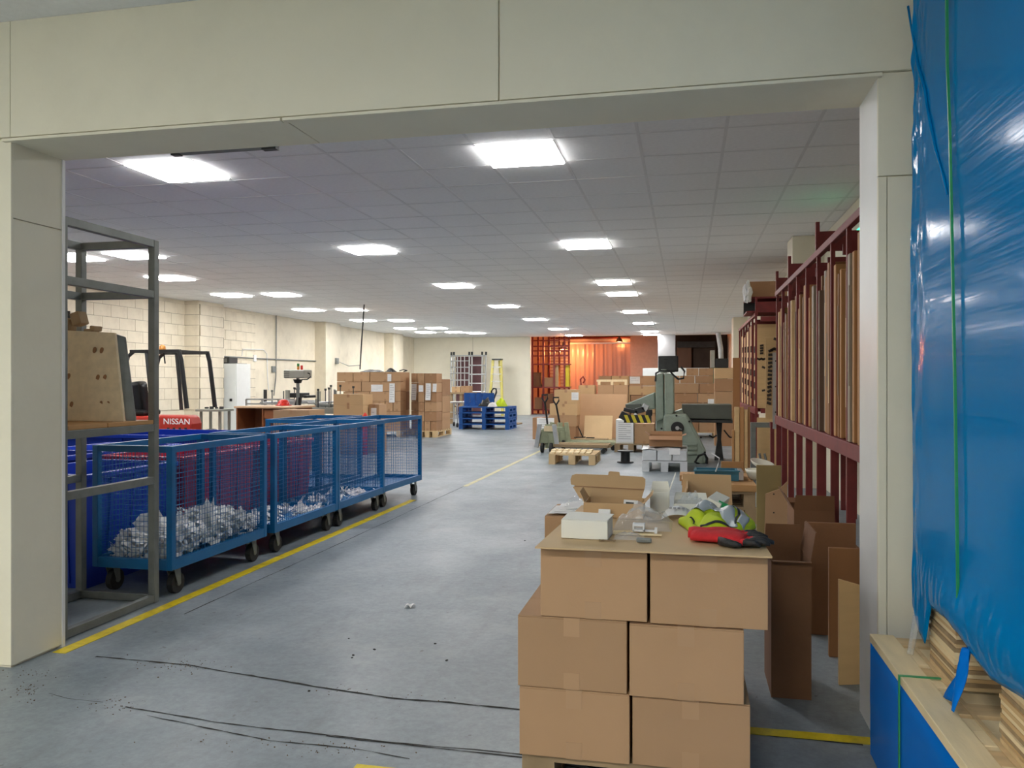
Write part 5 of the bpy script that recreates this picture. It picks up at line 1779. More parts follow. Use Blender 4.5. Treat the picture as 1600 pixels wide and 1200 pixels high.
open_box('open_carton', a, b, ry_ + .25, ry_ + .6, zt2 + .0, RW(1040, 683).z, 'open brown carton with splayed flaps on the white reams', 'card_c', {'f': (.10, 120), 'b': (.05, 20), 'l': (.08, 55), 'r': (.06, 70)})


# ================================================================== DARK RED BOARD RACK ALONG THE RIGHT WALL
def board_rack(y0, y1, post_ys, label, spikes=(), zt=2.2, zm=.86, x0=.95, x1=1.52):
    t = thing('board_rack', ((x0 + x1) / 2, (y0 + y1) / 2, 0), label, 'rack')
    for z, hh in ((zt, .05), (zm, .09)):
        MB().box(x0 - .02, x0 + .02, y0, y1, z - hh / 2, z + hh / 2).build('long_rail', M['redlead'], t, bevel=.003, seg=1)
        MB().box(x1 - .02, x1 + .02, y0, y1, z - hh / 2, z + hh / 2).build('long_rail', M['redlead'], t)
    for y in post_ys:
        MB().box(x0 - .015, x0 + .035, y - .014, y + .014, 0, zm - .045).build('upright', M['redlead'], t)
        MB().box(x0 - .015, x0 + .012, y - .014, y + .014, zm + .045, zt - .025).build('upright', M['redlead'], t)
        MB().box(x1 - .03, x1 + .015, y - .014, y + .014, 0, zt - .025).build('upright', M['redlead'], t)
        MB().box(x0 + .06, x1 - .03, y - .014, y + .014, zm - .03, zm + .03).build('cross_bar', M['redlead'], t)
        MB().box(x0 + .06, x1 - .03, y - .012, y + .012, zt - .10, zt - .03).build('cross_bar', M['redlead'], t)
    for y in spikes:
        MB().box(x0 - .015, x0 + .012, y - .02, y + .02, zt + .025, zt + .24).build('divider', M['redlead'], t)
        MB().box(x0 + .012, x1 - .1, y - .012, y + .012, zt + .025, zt + .17).build('divider', M['redlead'], t)
    return t


POSTS = [4.55, 5.12, 5.66, 6.24, 6.80, 7.36, 7.92, 8.45, 8.95]
board_rack(4.4, 9.05, POSTS, 'long dark red steel rack full of upright boards along the right wall', (6.3, 7.95, 9.0))
rndk = random.Random(31)
bd = []          # y, thickness, bottom z, top z, material, front x
y = 4.46
while y < 8.9:
    th = rndk.choice([.045, .05, .06, .075, .09])
    if any(y < p + .018 and y + th > p - .018 for p in POSTS):
        y += .012
        continue
    bd.append((y, th, .91, rndk.uniform(1.9, 2.09) - .025 * max(0, y - 6), rndk.choice(['board_a', 'board_a', 'board_b', 'board_b', 'board_c', 'board_d', 'ply' if y > 7.5 else 'board_a']), rndk.choice([.93, .94, .945, .95, .955, .96, .975])))
    y += th + rndk.choice([.004, .01, .02, .06])
for k, (y, th, z0, z1, m, xf) in enumerate(bd):
    t = thing('die_board', (xf + .28, y + th / 2, z0), 'upright %s board in the dark red rack, %s from the door jamb' % ({'board_a': 'tan', 'board_b': 'brown', 'board_c': 'greyish', 'board_d': 'dark brown', 'ply': 'plywood'}[m], ORD[k]), 'board', 'boards standing in the dark red rack')
    MB().box(xf, 1.5, y, y + th - .008, z0, z1).build('panel', M[m], t, bevel=.003, seg=1)
    # pale worn strips along the front edge
    if k % 2 == 0:
        za = z0 + rndk.uniform(.1, .5)
        MB().box(xf - .004, xf, y + .004, y + .016, za, za + rndk.uniform(.25, .6)).build('edge_strip', M['board_c' if k % 4 else 'pine_pale'], t)

# die boards with rows of dark ejection rubber, facing the aisle, between the two racks
def die(u0, u1, v0, v1, y, label, marks, x1=None, zl=0.0):
    a, b = Vector(W(u0, v0, y)), Vector(W(u1, v1, y))
    xe = x1 or b.x
    zlo = max(b.z, zl)
    t = thing('cutting_die', ((a.x + xe) / 2, y, zlo), label, 'cutting die')
    MB().box(a.x, xe, y, y + .018, zlo, a.z).build('panel', M['ply'], t, bevel=.002)
    rnd = random.Random(int(u0))
    for (mu, mv, du, dv, n) in marks:
        for k in range(n):
            p = Vector(W(mu + du * k, mv + dv * k, y))
            if p.x > xe - .02:
                continue
            MB().obox((p.x, y - .006, p.z), (.045, .012, .028), (0, rnd.uniform(-.5, .5), 0)).build('knife', M['knife'], t)
    return t
dy2 = 9.25
die(1196, 1240, 527, 655, dy2, 'plywood cutting die with dark rubber teeth at the end of the red rack', [(1204, 548, -.2, 6.3, 14), (1207, 546, 5, -.2, 5), (1212, 530, 5, -.5, 4), (1226, 563, 0, 36, 3)], 1.5)
o = MB().box(W(1207.5, 600, dy2 - .06)[0], W(1216, 600, dy2 - .06)[0], dy2 - .06, dy2 - .03, 0.75, W(1210, 551, dy2)[2]).build('steel_rule', M['alu'])
o.name = 'drilled_strip'
tag(o, 'long upright grey metal strip with holes, in front of the toothed cutting die', 'strip')
for k in range(3):
    p = W(1212, 564 + 40 * k, dy2 - .06)
    MB().cyl((p[0], dy2 - .063, p[2]), (p[0], dy2 - .058, p[2]), .009, n=8).build('hole', M['dark_steel'], o)
t = thing('cross_support', (1.2, 9.45, 0), 'red steel stand carrying the toothed cutting die between the racks', 'stand')
zs = W(1200, 655, dy2)[2] - .03
MB().box(.9, 1.5, 9.2, 9.3, zs - .05, zs).build('ledge', M['redlead'], t)
for x in (.93, 1.47):
    MB().box(x - .02, x + .02, 9.29, 9.33, 0, zs - .05).build('leg', M['redlead'], t)
die(1180, 1210, 512, 642, 11.8, 'plain plywood cutting die behind the toothed one, nearer the second rack', [(1190, 540, 0, 4, 4), (1185, 561, 3, 0, 4), (1193, 574, 0, 36, 2)], 1.5, .892)
board_rack(11.6, 15.2, [11.65, 12.25, 12.85, 13.45, 14.05, 14.65, 15.15], 'second dark red steel rack, further back along the right wall', (11.62,))
for k, (y, th, z1, m, xf) in enumerate([(11.90, .3, 2.08, 'ply', .965), (12.3, .5, 2.1, 'board_a', .945), (12.9, .5, 2.05, 'ply', .945), (13.5, .5, 2.0, 'board_a', .945), (14.1, .5, 2.05, 'ply', .945)]):
    t = thing('die_board', (xf + .28, y + th / 2, .91), 'thick pale board pack in the second dark red rack, %s from its near end' % ORD[k], 'board', 'board packs in the second rack')
    MB().box(xf, 1.5, y, y + th - .01, .91, z1).build('panel', M[m], t, bevel=.003, seg=1)
    for q in range(5):
        MB().box(xf - .012, xf, y + .03 + .05 * (q % 3), y + .13 + .05 * (q % 3), 1.0 + q * .17 + .02 * k, 1.09 + q * .17 + .02 * k).build('knife', M['knife'], t)
# cartons on top of the second rack
o = carton(W(1166, 600, 11.9)[0], 1.5, 11.7, 12.3, 2.445, 2.66, 'brown carton lying on top of the second red rack', 'card_c')
t = thing('rack_shelf', (1.2, 12.0, 2.23), 'dark shelf box between the second red rack and the carton on it', 'shelf')
MB().box(W(1166, 600, 11.9)[0] - .01, 1.5, 11.66, 12.34, 2.226, 2.25).build('shelf_base', M['redlead'], t)
MB().box(W(1166, 600, 11.9)[0] - .01, 1.5, 12.3, 12.34, 2.25, 2.42).build('shelf_back', M['dark_steel'], t)
MB().box(W(1166, 600, 11.9)[0] - .01, 1.5, 11.66, 12.34, 2.42, 2.444).build('shelf_top', M['redlead'], t)
crumple('white_bag', (W(1168, 483, 11.6)[0] + .0, 11.58, 2.50), .11, 'crumpled white plastic bag hanging at the carton on the second rack', 9, 'paper', squash=(.5, .5, 1.3), cat='bag')

# grey steel frame under the dies
gy_ = 10.0
t = thing('grey_frame', (W(1192, 690, gy_)[0], gy_, 0), 'grey square steel frame standing below the cutting dies', 'frame')
a, b = W(1173, 660, gy_), W(1216, 720, gy_)
MB().box(a[0], a[0] + .06, gy_, gy_ + .06, 0, a[2]).build('post', M['steel'], t, bevel=.004)
MB().box(a[0] + .06, b[0], gy_, gy_ + .06, a[2] - .06, a[2]).build('rail', M['steel'], t, bevel=.004)
MB().box(b[0], b[0] + .06, gy_, gy_ + .06, 0, a[2]).build('post', M['steel'], t, bevel=.004)
o = MB().box(W(1183, 640, 10.4)[0], 1.5, 10.4, 10.42, 0, .82).build('ply_back', M['ply'])
tag(o, 'pale plywood sheet leaning behind the grey square frame', 'board')
o.name = 'plywood_sheet'
for k, (u, w_) in enumerate([(1189, .03), (1197, .04)]):
    c = W(u, 680, 10.36)
    o = MB().tube([(c[0], 10.34, .32), (c[0] + .01, 10.33, .55), (c[0] - .02, 10.34, .7)], .014, 6).build('hand_tool', M['steel'])
    tag(o, 'steel hand tool in front of the plywood sheet, %s' % ['left', 'right'][k], 'tool')
    o.location.z = 0.002
for k in range(5):
    u0, u1 = [(1144, 1148), (1148, 1156), (1156, 1163), (1163, 1169), (1169, 1173)][k]
    yb = 11.3
    o = MB().box(W(u0, 600, yb)[0], W(u1, 600, yb)[0] - .004, yb + .01 * k, yb + .08 + .01 * k, 0, W(1150, [672, 636, 636, 640, 636][k], yb)[2]).build('timber_length', M[['board_a', 'ply', 'board_a', 'ply', 'board_b'][k]], bevel=.003)
    tag(o, 'upright timber length beside the second red rack, %s from left' % ORD[k], 'timber', 'upright timber lengths beside the second rack')
yb = 13.0
o = MB().box(W(1145, 600, yb)[0], W(1156, 600, yb)[0], yb, yb + .03, 0, W(1150, 559, yb)[2]).build('tall_board', M['board_a'], bevel=.003)
tag(o, 'tall tan board standing left of the second red rack', 'board')

t = thing('exit_sign', (1.585, 8.1, 2.52), 'small green-lit emergency sign high on the right wall behind the jamb', 'sign')
MB().box(1.56, 1.599, 7.9, 8.3, 2.52, 2.70).build('housing', M['frame_white'], t, bevel=.004)
MB().box(1.555, 1.56, 7.92, 8.28, 2.54, 2.68).build('lit_panel', emat('green_sign_glow', (.06, 1, .42, 1), 3), t)

# ---- low pallets with planks, teal tray and basin
ky2 = 7.4
def LW(u, v, d=0):
    return Vector(W(u, v, ky2 + d))
x0, x1 = LW(1068, 745).x, LW(1183, 745).x
pallet(x0 + .06, x1, ky2 + .05, ky2 + 1.0, 0, 'dark weathered pallet at the bottom under the teal tray', 'pine_grey', h=.14)
pallet(x0 + .04, x1 - .01, ky2 + .05, ky2 + 1.0, .141, 'dark weathered pallet, second layer under the teal tray', 'pine_grey', h=.14)
zt = .283
for k in range(3):
    o = MB().box(x0 - .02 * k, x1, ky2 + .03 + k * .34, ky2 + .33 + k * .34, zt + .002, zt + .062).build('timber_plank', M['plank'], bevel=.004)
    tag(o, 'brown plank on the low pallets, %s' % ['nearest the camera', 'in the middle under the teal tray', 'furthest from the camera'][k], 'plank', 'planks on the low pallets')
zp = zt + .064
t = thing('teal_tray', (LW(1128, 730).x, ky2 + .5, zp), 'long teal metal tray lying on the planks by the red rack', 'tray')
a, b = LW(1086, 735).x, LW(1158, 735).x
for bx in [(a, b, ky2 + .3, ky2 + .32, zp, zp + .085), (a, b, ky2 + .62, ky2 + .64, zp, zp + .085), (a, a + .02, ky2 + .32, ky2 + .62, zp, zp + .085), (b - .02, b, ky2 + .32, ky2 + .62, zp, zp + .085), (a + .02, b - .02, ky2 + .32, ky2 + .62, zp, zp + .01)]:
    MB().box(*bx).build('panel', M['tray_blue'], t)
MB().box(a - .01, b + .01, ky2 + .285, ky2 + .32, zp + .085, zp + .097).build('lip', M['tray_blue'], t)
MB().box(b, b + .04, ky2 + .3, ky2 + .6, zp + .01, zp + .09).build('end_plate', M['alu'], t)
MB().tube([LW(1118, 737, .28), LW(1122, 727, .28), LW(1124, 716, .3), LW(1112, 708, .4)], .006, 5).build('string', M['alu'], t)
o = MB().box(LW(1132, 720).x, LW(1170, 720).x, ky2 + .70, ky2 + .74, zp, zp + .14).build('wood_block', M['board_a'], bevel=.004)
tag(o, 'brown timber block on the planks behind the teal tray', 'timber')
t = thing('white_basin', (LW(1185, 720, .4).x, ky2 + .5, zp), 'tilted white ceramic basin at the end of the planks', 'basin')
c = LW(1184, 722, .45)
br = MB().lathe((c.x, c.y, zp), [(.06, 0), (.085, .02), (.105, .07), (.115, .1), (.105, .1), (.095, .07), (.07, .025), (.01, .02)], 24).build('bowl', M['ceramic'], t, smooth=True)
o = thing('white_dish', (c.x + .03, c.y, zp + .12), 'white dish resting askew on the ceramic basin', 'dish')
d_ = MB().lathe((c.x + .03, c.y, zp + .12), [(.05, 0), (.09, .02), (.11, .05), (.102, .05), (.08, .025), (.01, .012)], 24).build('bowl', M['ceramic'], o, smooth=True)
o.rotation_euler = (R(10), R(12), 0)
bag('yellow_cloth', 1066, 1086, ky2 + .4, zp + .002, .05, 'crumpled pale yellow cloth at the left end of the planks', 'pine_pale', 17, 'cloth', .2)

# ---- boards and cartons on the floor by the rack
yo = 6.5
x0, x1 = W(1182, 800, yo)[0], W(1221, 800, yo)[0]
o = MB().box(x0, x1, yo, yo + .02, 0, W(1200, 727, yo)[2]).build('olive_board', M['mdf_green'], bevel=.003)
tag(o, 'olive brown fibreboard standing upright behind the carton stack', 'board')
o = MB().prism([(x0 + .055, yo - .03, 0), (x1 + .04, yo - .03, 0), (x1 + .04, yo - .03, .50), (x1 - .02, yo - .03, .44), (x0 + .065, yo - .03, .40)], (0, .012, 0)).build('torn_cardboard', M['card'])
tag(o, 'torn tan cardboard leaning against the olive fibreboard', 'cardboard')
for (u, v) in [(1209, 772), (1209, 801)]:
    p = W(u, v, yo - .03)
    MB().cyl((p[0], yo - .034, p[2]), (p[0], yo - .028, p[2]), .006, n=8).build('hole', M['crack'], o)
open_box('open_carton', .66, .90, 5.3, 5.65, 0, .46, 'open worn carton behind the tall dark one, near the red rack', 'card_old', {'f': (.10, 15), 'l': (.12, 30), 'b': (.05, 60)})
carton(.66, .9, 4.5, 4.85, 0, .38, 'closed worn carton on the floor between the tall ones and the rack', 'card_old', near=True)
o = MB().box(.58, .82, 4.25, 4.27, 0, .56).build('brown_panel', M['card_old'], bevel=.003)
tag(o, 'brown cardboard panel standing behind the tall open carton', 'cardboard')
o = MB().box(.64, .86, 3.92, 3.945, 0, .50).build('brown_panel', M['board_b'], bevel=.003)
tag(o, 'dark brown board standing on the floor near the right jamb', 'board')
o = MB().prism([(.62, 3.56, 0), (.75, 3.60, 0), (.75, 3.60, .40), (.62, 3.56, .44)], (0, .02, 0)).build('ply_offcut', M['ply'], bevel=.003)
tag(o, 'pale plywood offcut standing just behind the right jamb', 'board')
# tall dark open carton next to the stack
open_box('tall_carton', .333, .485, 3.37, 3.66, 0, .545, 'tall narrow open carton standing in shade behind the carton stack', 'card_old', {'b': (.10, 5), 'r': (.12, 10), 'l': (.09, 40), 'f': (.035, 85)})


# ================================================================== FOREGROUND STACK
fy0 = 2.4
pallet(-.49, .175, 2.415, 3.2, 0, 'wooden pallet under the carton stack in the foreground', 'pine_grey', h=.128)
def fc(x0, x1, y0, y1, z0, z1, label, m='card'):
    return carton(x0, x1, y0, y1, z0, z1, label, m, 'cartons of the foreground stack', near=True)
fc(-.495, -.163, 2.4, 2.80, .130, .336, 'taped carton, bottom layer left, foreground stack')
fc(-.155, .180, 2.405, 2.80, .130, .333, 'taped carton, bottom layer right, foreground stack')
fc(-.500, -.171, 2.4, 2.80, .338, .552, 'taped carton, middle layer left, foreground stack')
fc(-.163, .162, 2.395, 2.80, .336, .548, 'taped carton, middle layer right, foreground stack')
fc(-.430, -.112, 2.4, 2.80, .554, .764, 'taped carton, top layer left, foreground stack')
fc(-.103, .228, 2.4, 2.80, .552, .764, 'taped carton, top layer right, foreground stack')
fc(-.495, -.16, 2.82, 3.19, .130, .336, 'carton at the rear, bottom layer left, foreground stack')
fc(-.15, .17, 2.82, 3.19, .130, .336, 'carton at the rear, bottom layer right, foreground stack')
fc(-.495, -.16, 2.82, 3.19, .338, .552, 'carton at the rear, middle layer left, foreground stack')
fc(-.15, .17, 2.82, 3.19, .338, .552, 'carton at the rear, middle layer right, foreground stack')
fc(-.40, -.09, 2.82, 3.19, .554, .762, 'carton at the rear, top layer left, foreground stack')
fc(-.08, .215, 2.82, 3.19, .554, .762, 'carton at the rear, top layer right, foreground stack')
# another stack peeking out behind on the left
for k in range(3):
    fc(-.56, -.24, 3.22, 3.55, .0 + k * .24, .238 + k * .24, 'carton behind the foreground stack on the left, %s' % ['lowest', 'middle one', 'topmost under the white papers'][k], 'card')
# papers and bag on it
for k in range(4):
    o = MB().surf(lambda a, b: (-.55 + .02 * k + .2 * a, 3.24 + .03 * k + .22 * b, .7225 + .0025 * k + .004 * math.sin(5 * a + k) ** 2 + .002), 5, 4).build('paper_sheet', M['paper'], solid=.0008)
    tag(o, 'loose white paper on the rear left carton, %s' % ['lowest of four', 'second of four', 'third of four', 'uppermost of four'][k], 'paper', 'white papers on the rear left carton')
from mathutils import noise as mnoise
def poly_bag(x0, x1, y0, y1, z, h, label, seed, m='clear'):
    off = Vector((seed * 7.7, seed, 0))
    o = MB().surf(lambda a, b: (x0 + (x1 - x0) * a, y0 + (y1 - y0) * b,
                                z + h * (max(0, math.sin(math.pi * a) * math.sin(math.pi * b)) ** .6) * (.65 + .9 * abs(mnoise.noise(Vector((a * 5, b * 5, 0)) + off)))), 22, 16).build('polythene_bag', M[m], smooth=False)
    return tag(o, label, 'plastic bag')
poly_bag(-.50, -.36, 3.36, 3.52, .735, .06, 'clear plastic bag on the papers behind the mailer box', 1)
# loose cardboard sheet
t = thing('cardboard_sheet', (-.1, 2.78, .766), 'flat sheet of pale cardboard lying on the foreground stack', 'cardboard')
MB().prism([(-.438, 2.352, .7665), (.236, 2.36, .7665), (.213, 3.19, .7665), (-.405, 3.19, .7665)], (0, 0, .005)).build('sheet', M['sheet_card'], t)
ZS = .773
# mailer box: low tray with big raised lid and tucked ears
t = thing('mailer_box', (-.255, 2.97, ZS), 'open brown die-cut mailer box with raised lid on the cardboard sheet', 'carton')
x0, x1, y0, y1, h = -.362, -.150, 2.90, 3.06, .052
for bx in [(x0, x1, y0, y1, ZS, ZS + .003), (x0, x1, y0, y0 + .006, ZS + .003, ZS + h), (x0, x0 + .006, y0 + .006, y1, ZS + .003, ZS + h), (x1 - .006, x1, y0 + .006, y1, ZS + .003, ZS + h), (x0, x1, y1 - .004, y1, ZS + .003, ZS + h)]:
    MB().box(*bx).build('wall', M['card_b'], t)
ly, lz = y1, ZS + h
def lidpt(a, s):      # a across, s up the lid (lid tilts back)
    return Vector((x0 - .062 + (x1 - x0 + .07) * a, ly + .03 * s, lz + .076 * s))
lp = [lidpt(.10, -.1), lidpt(.0, .42), lidpt(.03, .5), lidpt(-.03, .55), lidpt(-.04, .8), lidpt(-.02, 1.0), lidpt(.03, 1.06), lidpt(.47, 1.05), lidpt(.475, 1.2), lidpt(.50, 1.23), lidpt(.62, 1.2), lidpt(.63, 1.03), lidpt(.93, 1.0), lidpt(.97, .9), lidpt(.97, .6), lidpt(.96, .42), lidpt(.92, -.1)]
MB().prism(lp, (0, .004, 0)).build('lid', M['card_b'], t)
MB().prism([lidpt(.02, .5) + Vector((0, -.001, 0)), lidpt(.96, .42) + Vector((0, -.001, 0)), lidpt(.96, .38) + Vector((0, -.004, 0)), lidpt(.02, .46) + Vector((0, -.004, 0))], (0, .002, 0)).build('crease', M['card_c'], t)
MB().prism([(x1, y0 + .01, lz), (x1, y1 - .01, lz), (x1 + .03, y1 - .03, lz + .035), (x1 + .03, y0 + .03, lz + .03)], (.003, 0, 0)).build('side_flap', M['card_b'], t)
MB().prism([(x0, y0 + .01, lz), (x0, y1 - .01, lz), (x0 - .02, y1 - .03, lz + .04), (x0 - .02, y0 + .03, lz + .035)], (.003, 0, 0)).build('side_flap', M['card_b'], t)
def wl_(u, v, y):
    return Vector(W(u, v, y))
a = wl_(981, 791, 2.893)
lb = MB().obox((a.x - .0, 3.04, a.z - .012), (.052, .002, .026), (R(-20), R(3), 0)).build('shipping_label', M['paper'], t)
MB().obox((a.x - .003, 3.0385, a.z - .014), (.03, .002, .014), (R(-20), R(3), 0)).build('print_block', M['dark_steel'], lb)
o = MB().obox((-.285, 2.885, ZS + .048), (.042, .012, .03), (R(-25), 0, R(-6))).build('label_card', M['paper'])
o.location.z = ZS + .001
tag(o, 'small white printed card in front of the mailer box', 'card')
# white carton in front left
t = thing('white_carton', (-.30, 2.56, ZS), 'white glossy oblong carton at the front left of the sheet', 'carton')
x0, x1, y0, y1 = -.378, -.232, 2.49, 2.60
MB().box(x0, x1, y0, y1, ZS, ZS + .058).build('body', M['white_box'], t, bevel=.002)
MB().prism([(x0 + .002, y0 + .002, ZS + .0585), (x1 - .002, y0 + .002, ZS + .0585), (x1 + .004, y1, ZS + .063), (x0 + .006, y1, ZS + .066)], (0, 0, .0012)).build('lid_flap', M['white_box'], t)
t.rotation_euler.z = R(-3)
# white plastic catch on wooden strips
for k, (ya, xa, xb) in enumerate([(2.585, -.23, -.075), (2.62, -.23, -.10)]):
    o = MB().box(xa, xb, ya, ya + .014, ZS, ZS + .006).build('wood_strip', M['pine_pale'], bevel=.001)
    tag(o, 'thin pale wooden strip beside the white carton, %s' % ['nearer', 'further back'][k], 'strip')
t = thing('plastic_catch', (-.135, 2.605, ZS + .006), 'small white plastic clip bracket resting on the wooden strips', 'clip')
cx_, cy_ = -.148, 2.60
for (dx, dz, sx_, sz_) in [(-.016, .012, .006, .024), (.016, .012, .006, .024), (0, .004, .038, .007), (0, .020, .026, .006)]:
    MB().box(cx_ + dx - sx_ / 2, cx_ + dx + sx_ / 2, cy_ - .008, cy_ + .03, ZS + .0065 + dz - sz_ / 2 + .004, ZS + .0065 + dz + sz_ / 2 + .004).build('bracket', M['frame_white'], t, bevel=.001)
MB().bar((cx_ + .02, cy_ + .01, ZS + .012), (-.095, cy_ + .01, ZS + .012), .008, .006).build('arm', M['frame_white'], t)
MB().box(-.098, -.09, cy_ - .006, cy_ + .02, ZS + .0065, ZS + .022).build('hook', M['frame_white'], t)
poly_bag(-.235, -.045, 2.66, 2.86, ZS + .002, .07, 'clear bubble-filled plastic bag in front of the mailer box', 3)
poly_bag(-.22, -.13, 2.50, 2.575, ZS + .001, .02, 'small crumpled clear film beside the grey rubber strip', 4)
o = MB().obox((-.125, 2.478, ZS + .007), (.045, .018, .013), (0, 0, R(4))).build('rubber_strip', M['steel'], bevel=.003)
tag(o, 'short grey ribbed strip at the front of the sheet', 'strip')
bag_o = MB()
for k in range(30):
    a = random.Random(k)
    bag_o.obox((-.245 + a.uniform(-.02, .03), 2.474 + a.uniform(-.004, .01), ZS + .002), (.012, .002, .002), (0, 0, a.uniform(0, 3)))
o = bag_o.build('wood_shavings', M['pine_grey'])
tag(o, 'pinch of dry brown shavings in front of the white carton', 'debris', kind='stuff')
# white small boxes at the back
open_box('small_white_box', -.132, -.062, 3.06, 3.16, ZS, ZS + .075, 'small open white box right of the mailer box', 'white_box', {'r': (.07, 20), 'b': (.03, 10)}, th=.0025)
t = open_box('shallow_white_box', -.045, .08, 3.04, 3.15, ZS, ZS + .038, 'shallow white box of plastic parts behind the hi-vis vest', 'white_box', {'b': (.03, 30)}, th=.0025)
poly_bag(-.038, .072, 3.046, 3.144, ZS + .02, .055, 'clear plastic bag filling the shallow white box', 6)
t = thing('green_end_box', (.115, 3.09, ZS), 'white box with green end tipped on its side behind the vest', 'box')
MB().obox((.112, 3.10, ZS + .035), (.055, .10, .05), (R(8), R(22), R(-18))).build('body', M['white_box'], t, bevel=.002)
MB().obox((.135, 3.052, ZS + .025), (.05, .003, .04), (R(8), R(22), R(-18))).build('green_end', M['green_strap'], t)
t = thing('folded_leaflet', (-.03, 2.97, ZS), 'folded white leaflet beside the hi-vis vest', 'leaflet')
MB().surf(lambda a, b: (-.085 + .115 * a, 2.90 + .09 * b, ZS + .003 + .035 * math.sin(math.pi * a) ** .7 * (.5 + .5 * b)), 8, 3).build('sheet', M['paper'], t, solid=.001)
for k in range(4):
    MB().box(-.06 + .015 * k, -.05 + .015 * k, 2.93, 2.96, ZS + .036, ZS + .0365).build('print_line', M['print'], t)
# open carton standing behind the stack with raised flaps
open_box('open_carton', -.02, .19, 3.24, 3.5, .0, .735, 'tall open carton behind the foreground stack, flaps raised', 'card_b', {'b': (.135, 4), 'l': (.11, -12), 'f': (.05, 80)})

# ---- hi-vis vest, crumpled
def vest_h(a, b):
    r = math.hypot((a - .5) / .5, (b - .5) / .5)
    e = max(0.0, 1 - r ** 3)
    f = .42 + .30 * abs(math.sin(6.5 * a + 3.6 * b + .9 * math.sin(5 * b))) + .24 * abs(math.sin(4.1 * b - 7.3 * a + 1)) + .30 * mnoise.noise(Vector((a * 5, b * 5, 2)))
    f *= .55 + .6 * b
    return e ** .5 * f
vx0, vx1, vy0, vy1 = -.03, .218, 2.60, 2.95
def vest_pt(a, b, up=0.0):
    da = .05 * math.sin(7 * b + 1)
    x = vx0 + (vx1 - vx0) * (a + da * (1 - abs(2 * a - 1)))
    # ragged outline
    k = 1 + .16 * math.sin(3 * math.atan2(b - .5, a - .5) + .6) - .05
    x = (x - (vx0 + vx1) / 2) * k + (vx0 + vx1) / 2
    y = vy0 + (vy1 - vy0) * b
    return (min(x, .226), y, ZS + .003 + (.074 * vest_h(a, b)) + up)
def disc(a, b):
    # square -> disc mapping keeps the outline round
    u, v = 2 * a - 1, 2 * b - 1
    x = u * math.sqrt(max(0, 1 - v * v / 2))
    y = v * math.sqrt(max(0, 1 - u * u / 2))
    return (x + 1) / 2, (y + 1) / 2
t = thing('hi_vis_vest', (.09, 2.78, ZS), 'crumpled yellow-green hi-vis vest with grey reflective bands on the sheet', 'vest')
MB().surf(lambda a, b: vest_pt(*disc(a, b)), 72, 72).build('fabric', M['hivis'], t, smooth=True, solid=.003)
def ribbon(path, w, m, name, up):
    pts = []
    def f(s, q):
        i = s * (len(path) - 1)
        k = min(int(i), len(path) - 2)
        fr = i - k
        a = path[k][0] * (1 - fr) + path[k + 1][0] * fr
        b = path[k][1] * (1 - fr) + path[k + 1][1] * fr
        da, db = path[k + 1][0] - path[k][0], path[k + 1][1] - path[k][1]
        L = math.hypot(da, db) or 1
        a2, b2 = a - db / L * w * (q - .5), b + da / L * w * (q - .5)
        return vest_pt(a2, b2, up)
    MB().surf(f, 40, 4).build(name, M[m], t, smooth=True, solid=.001)
ribbon([(.22, .62), (.33, .58), (.45, .72), (.58, .70), (.68, .52), (.72, .34), (.74, .16)], .17, 'reflect', 'reflective_band', .006)
ribbon([(.78, .66), (.88, .55), (.91, .40), (.88, .24)], .10, 'reflect', 'reflective_band', .006)
ribbon([(.30, .86), (.48, .90), (.66, .82), (.79, .64), (.83, .44), (.80, .22)], .03, 'piping', 'binding', .0065)
ribbon([(.10, .42), (.16, .32), (.17, .22)], .03, 'piping', 'binding', .0065)
ribbon([(.28, .10), (.45, .13), (.62, .10)], .03, 'piping', 'binding', .0065)

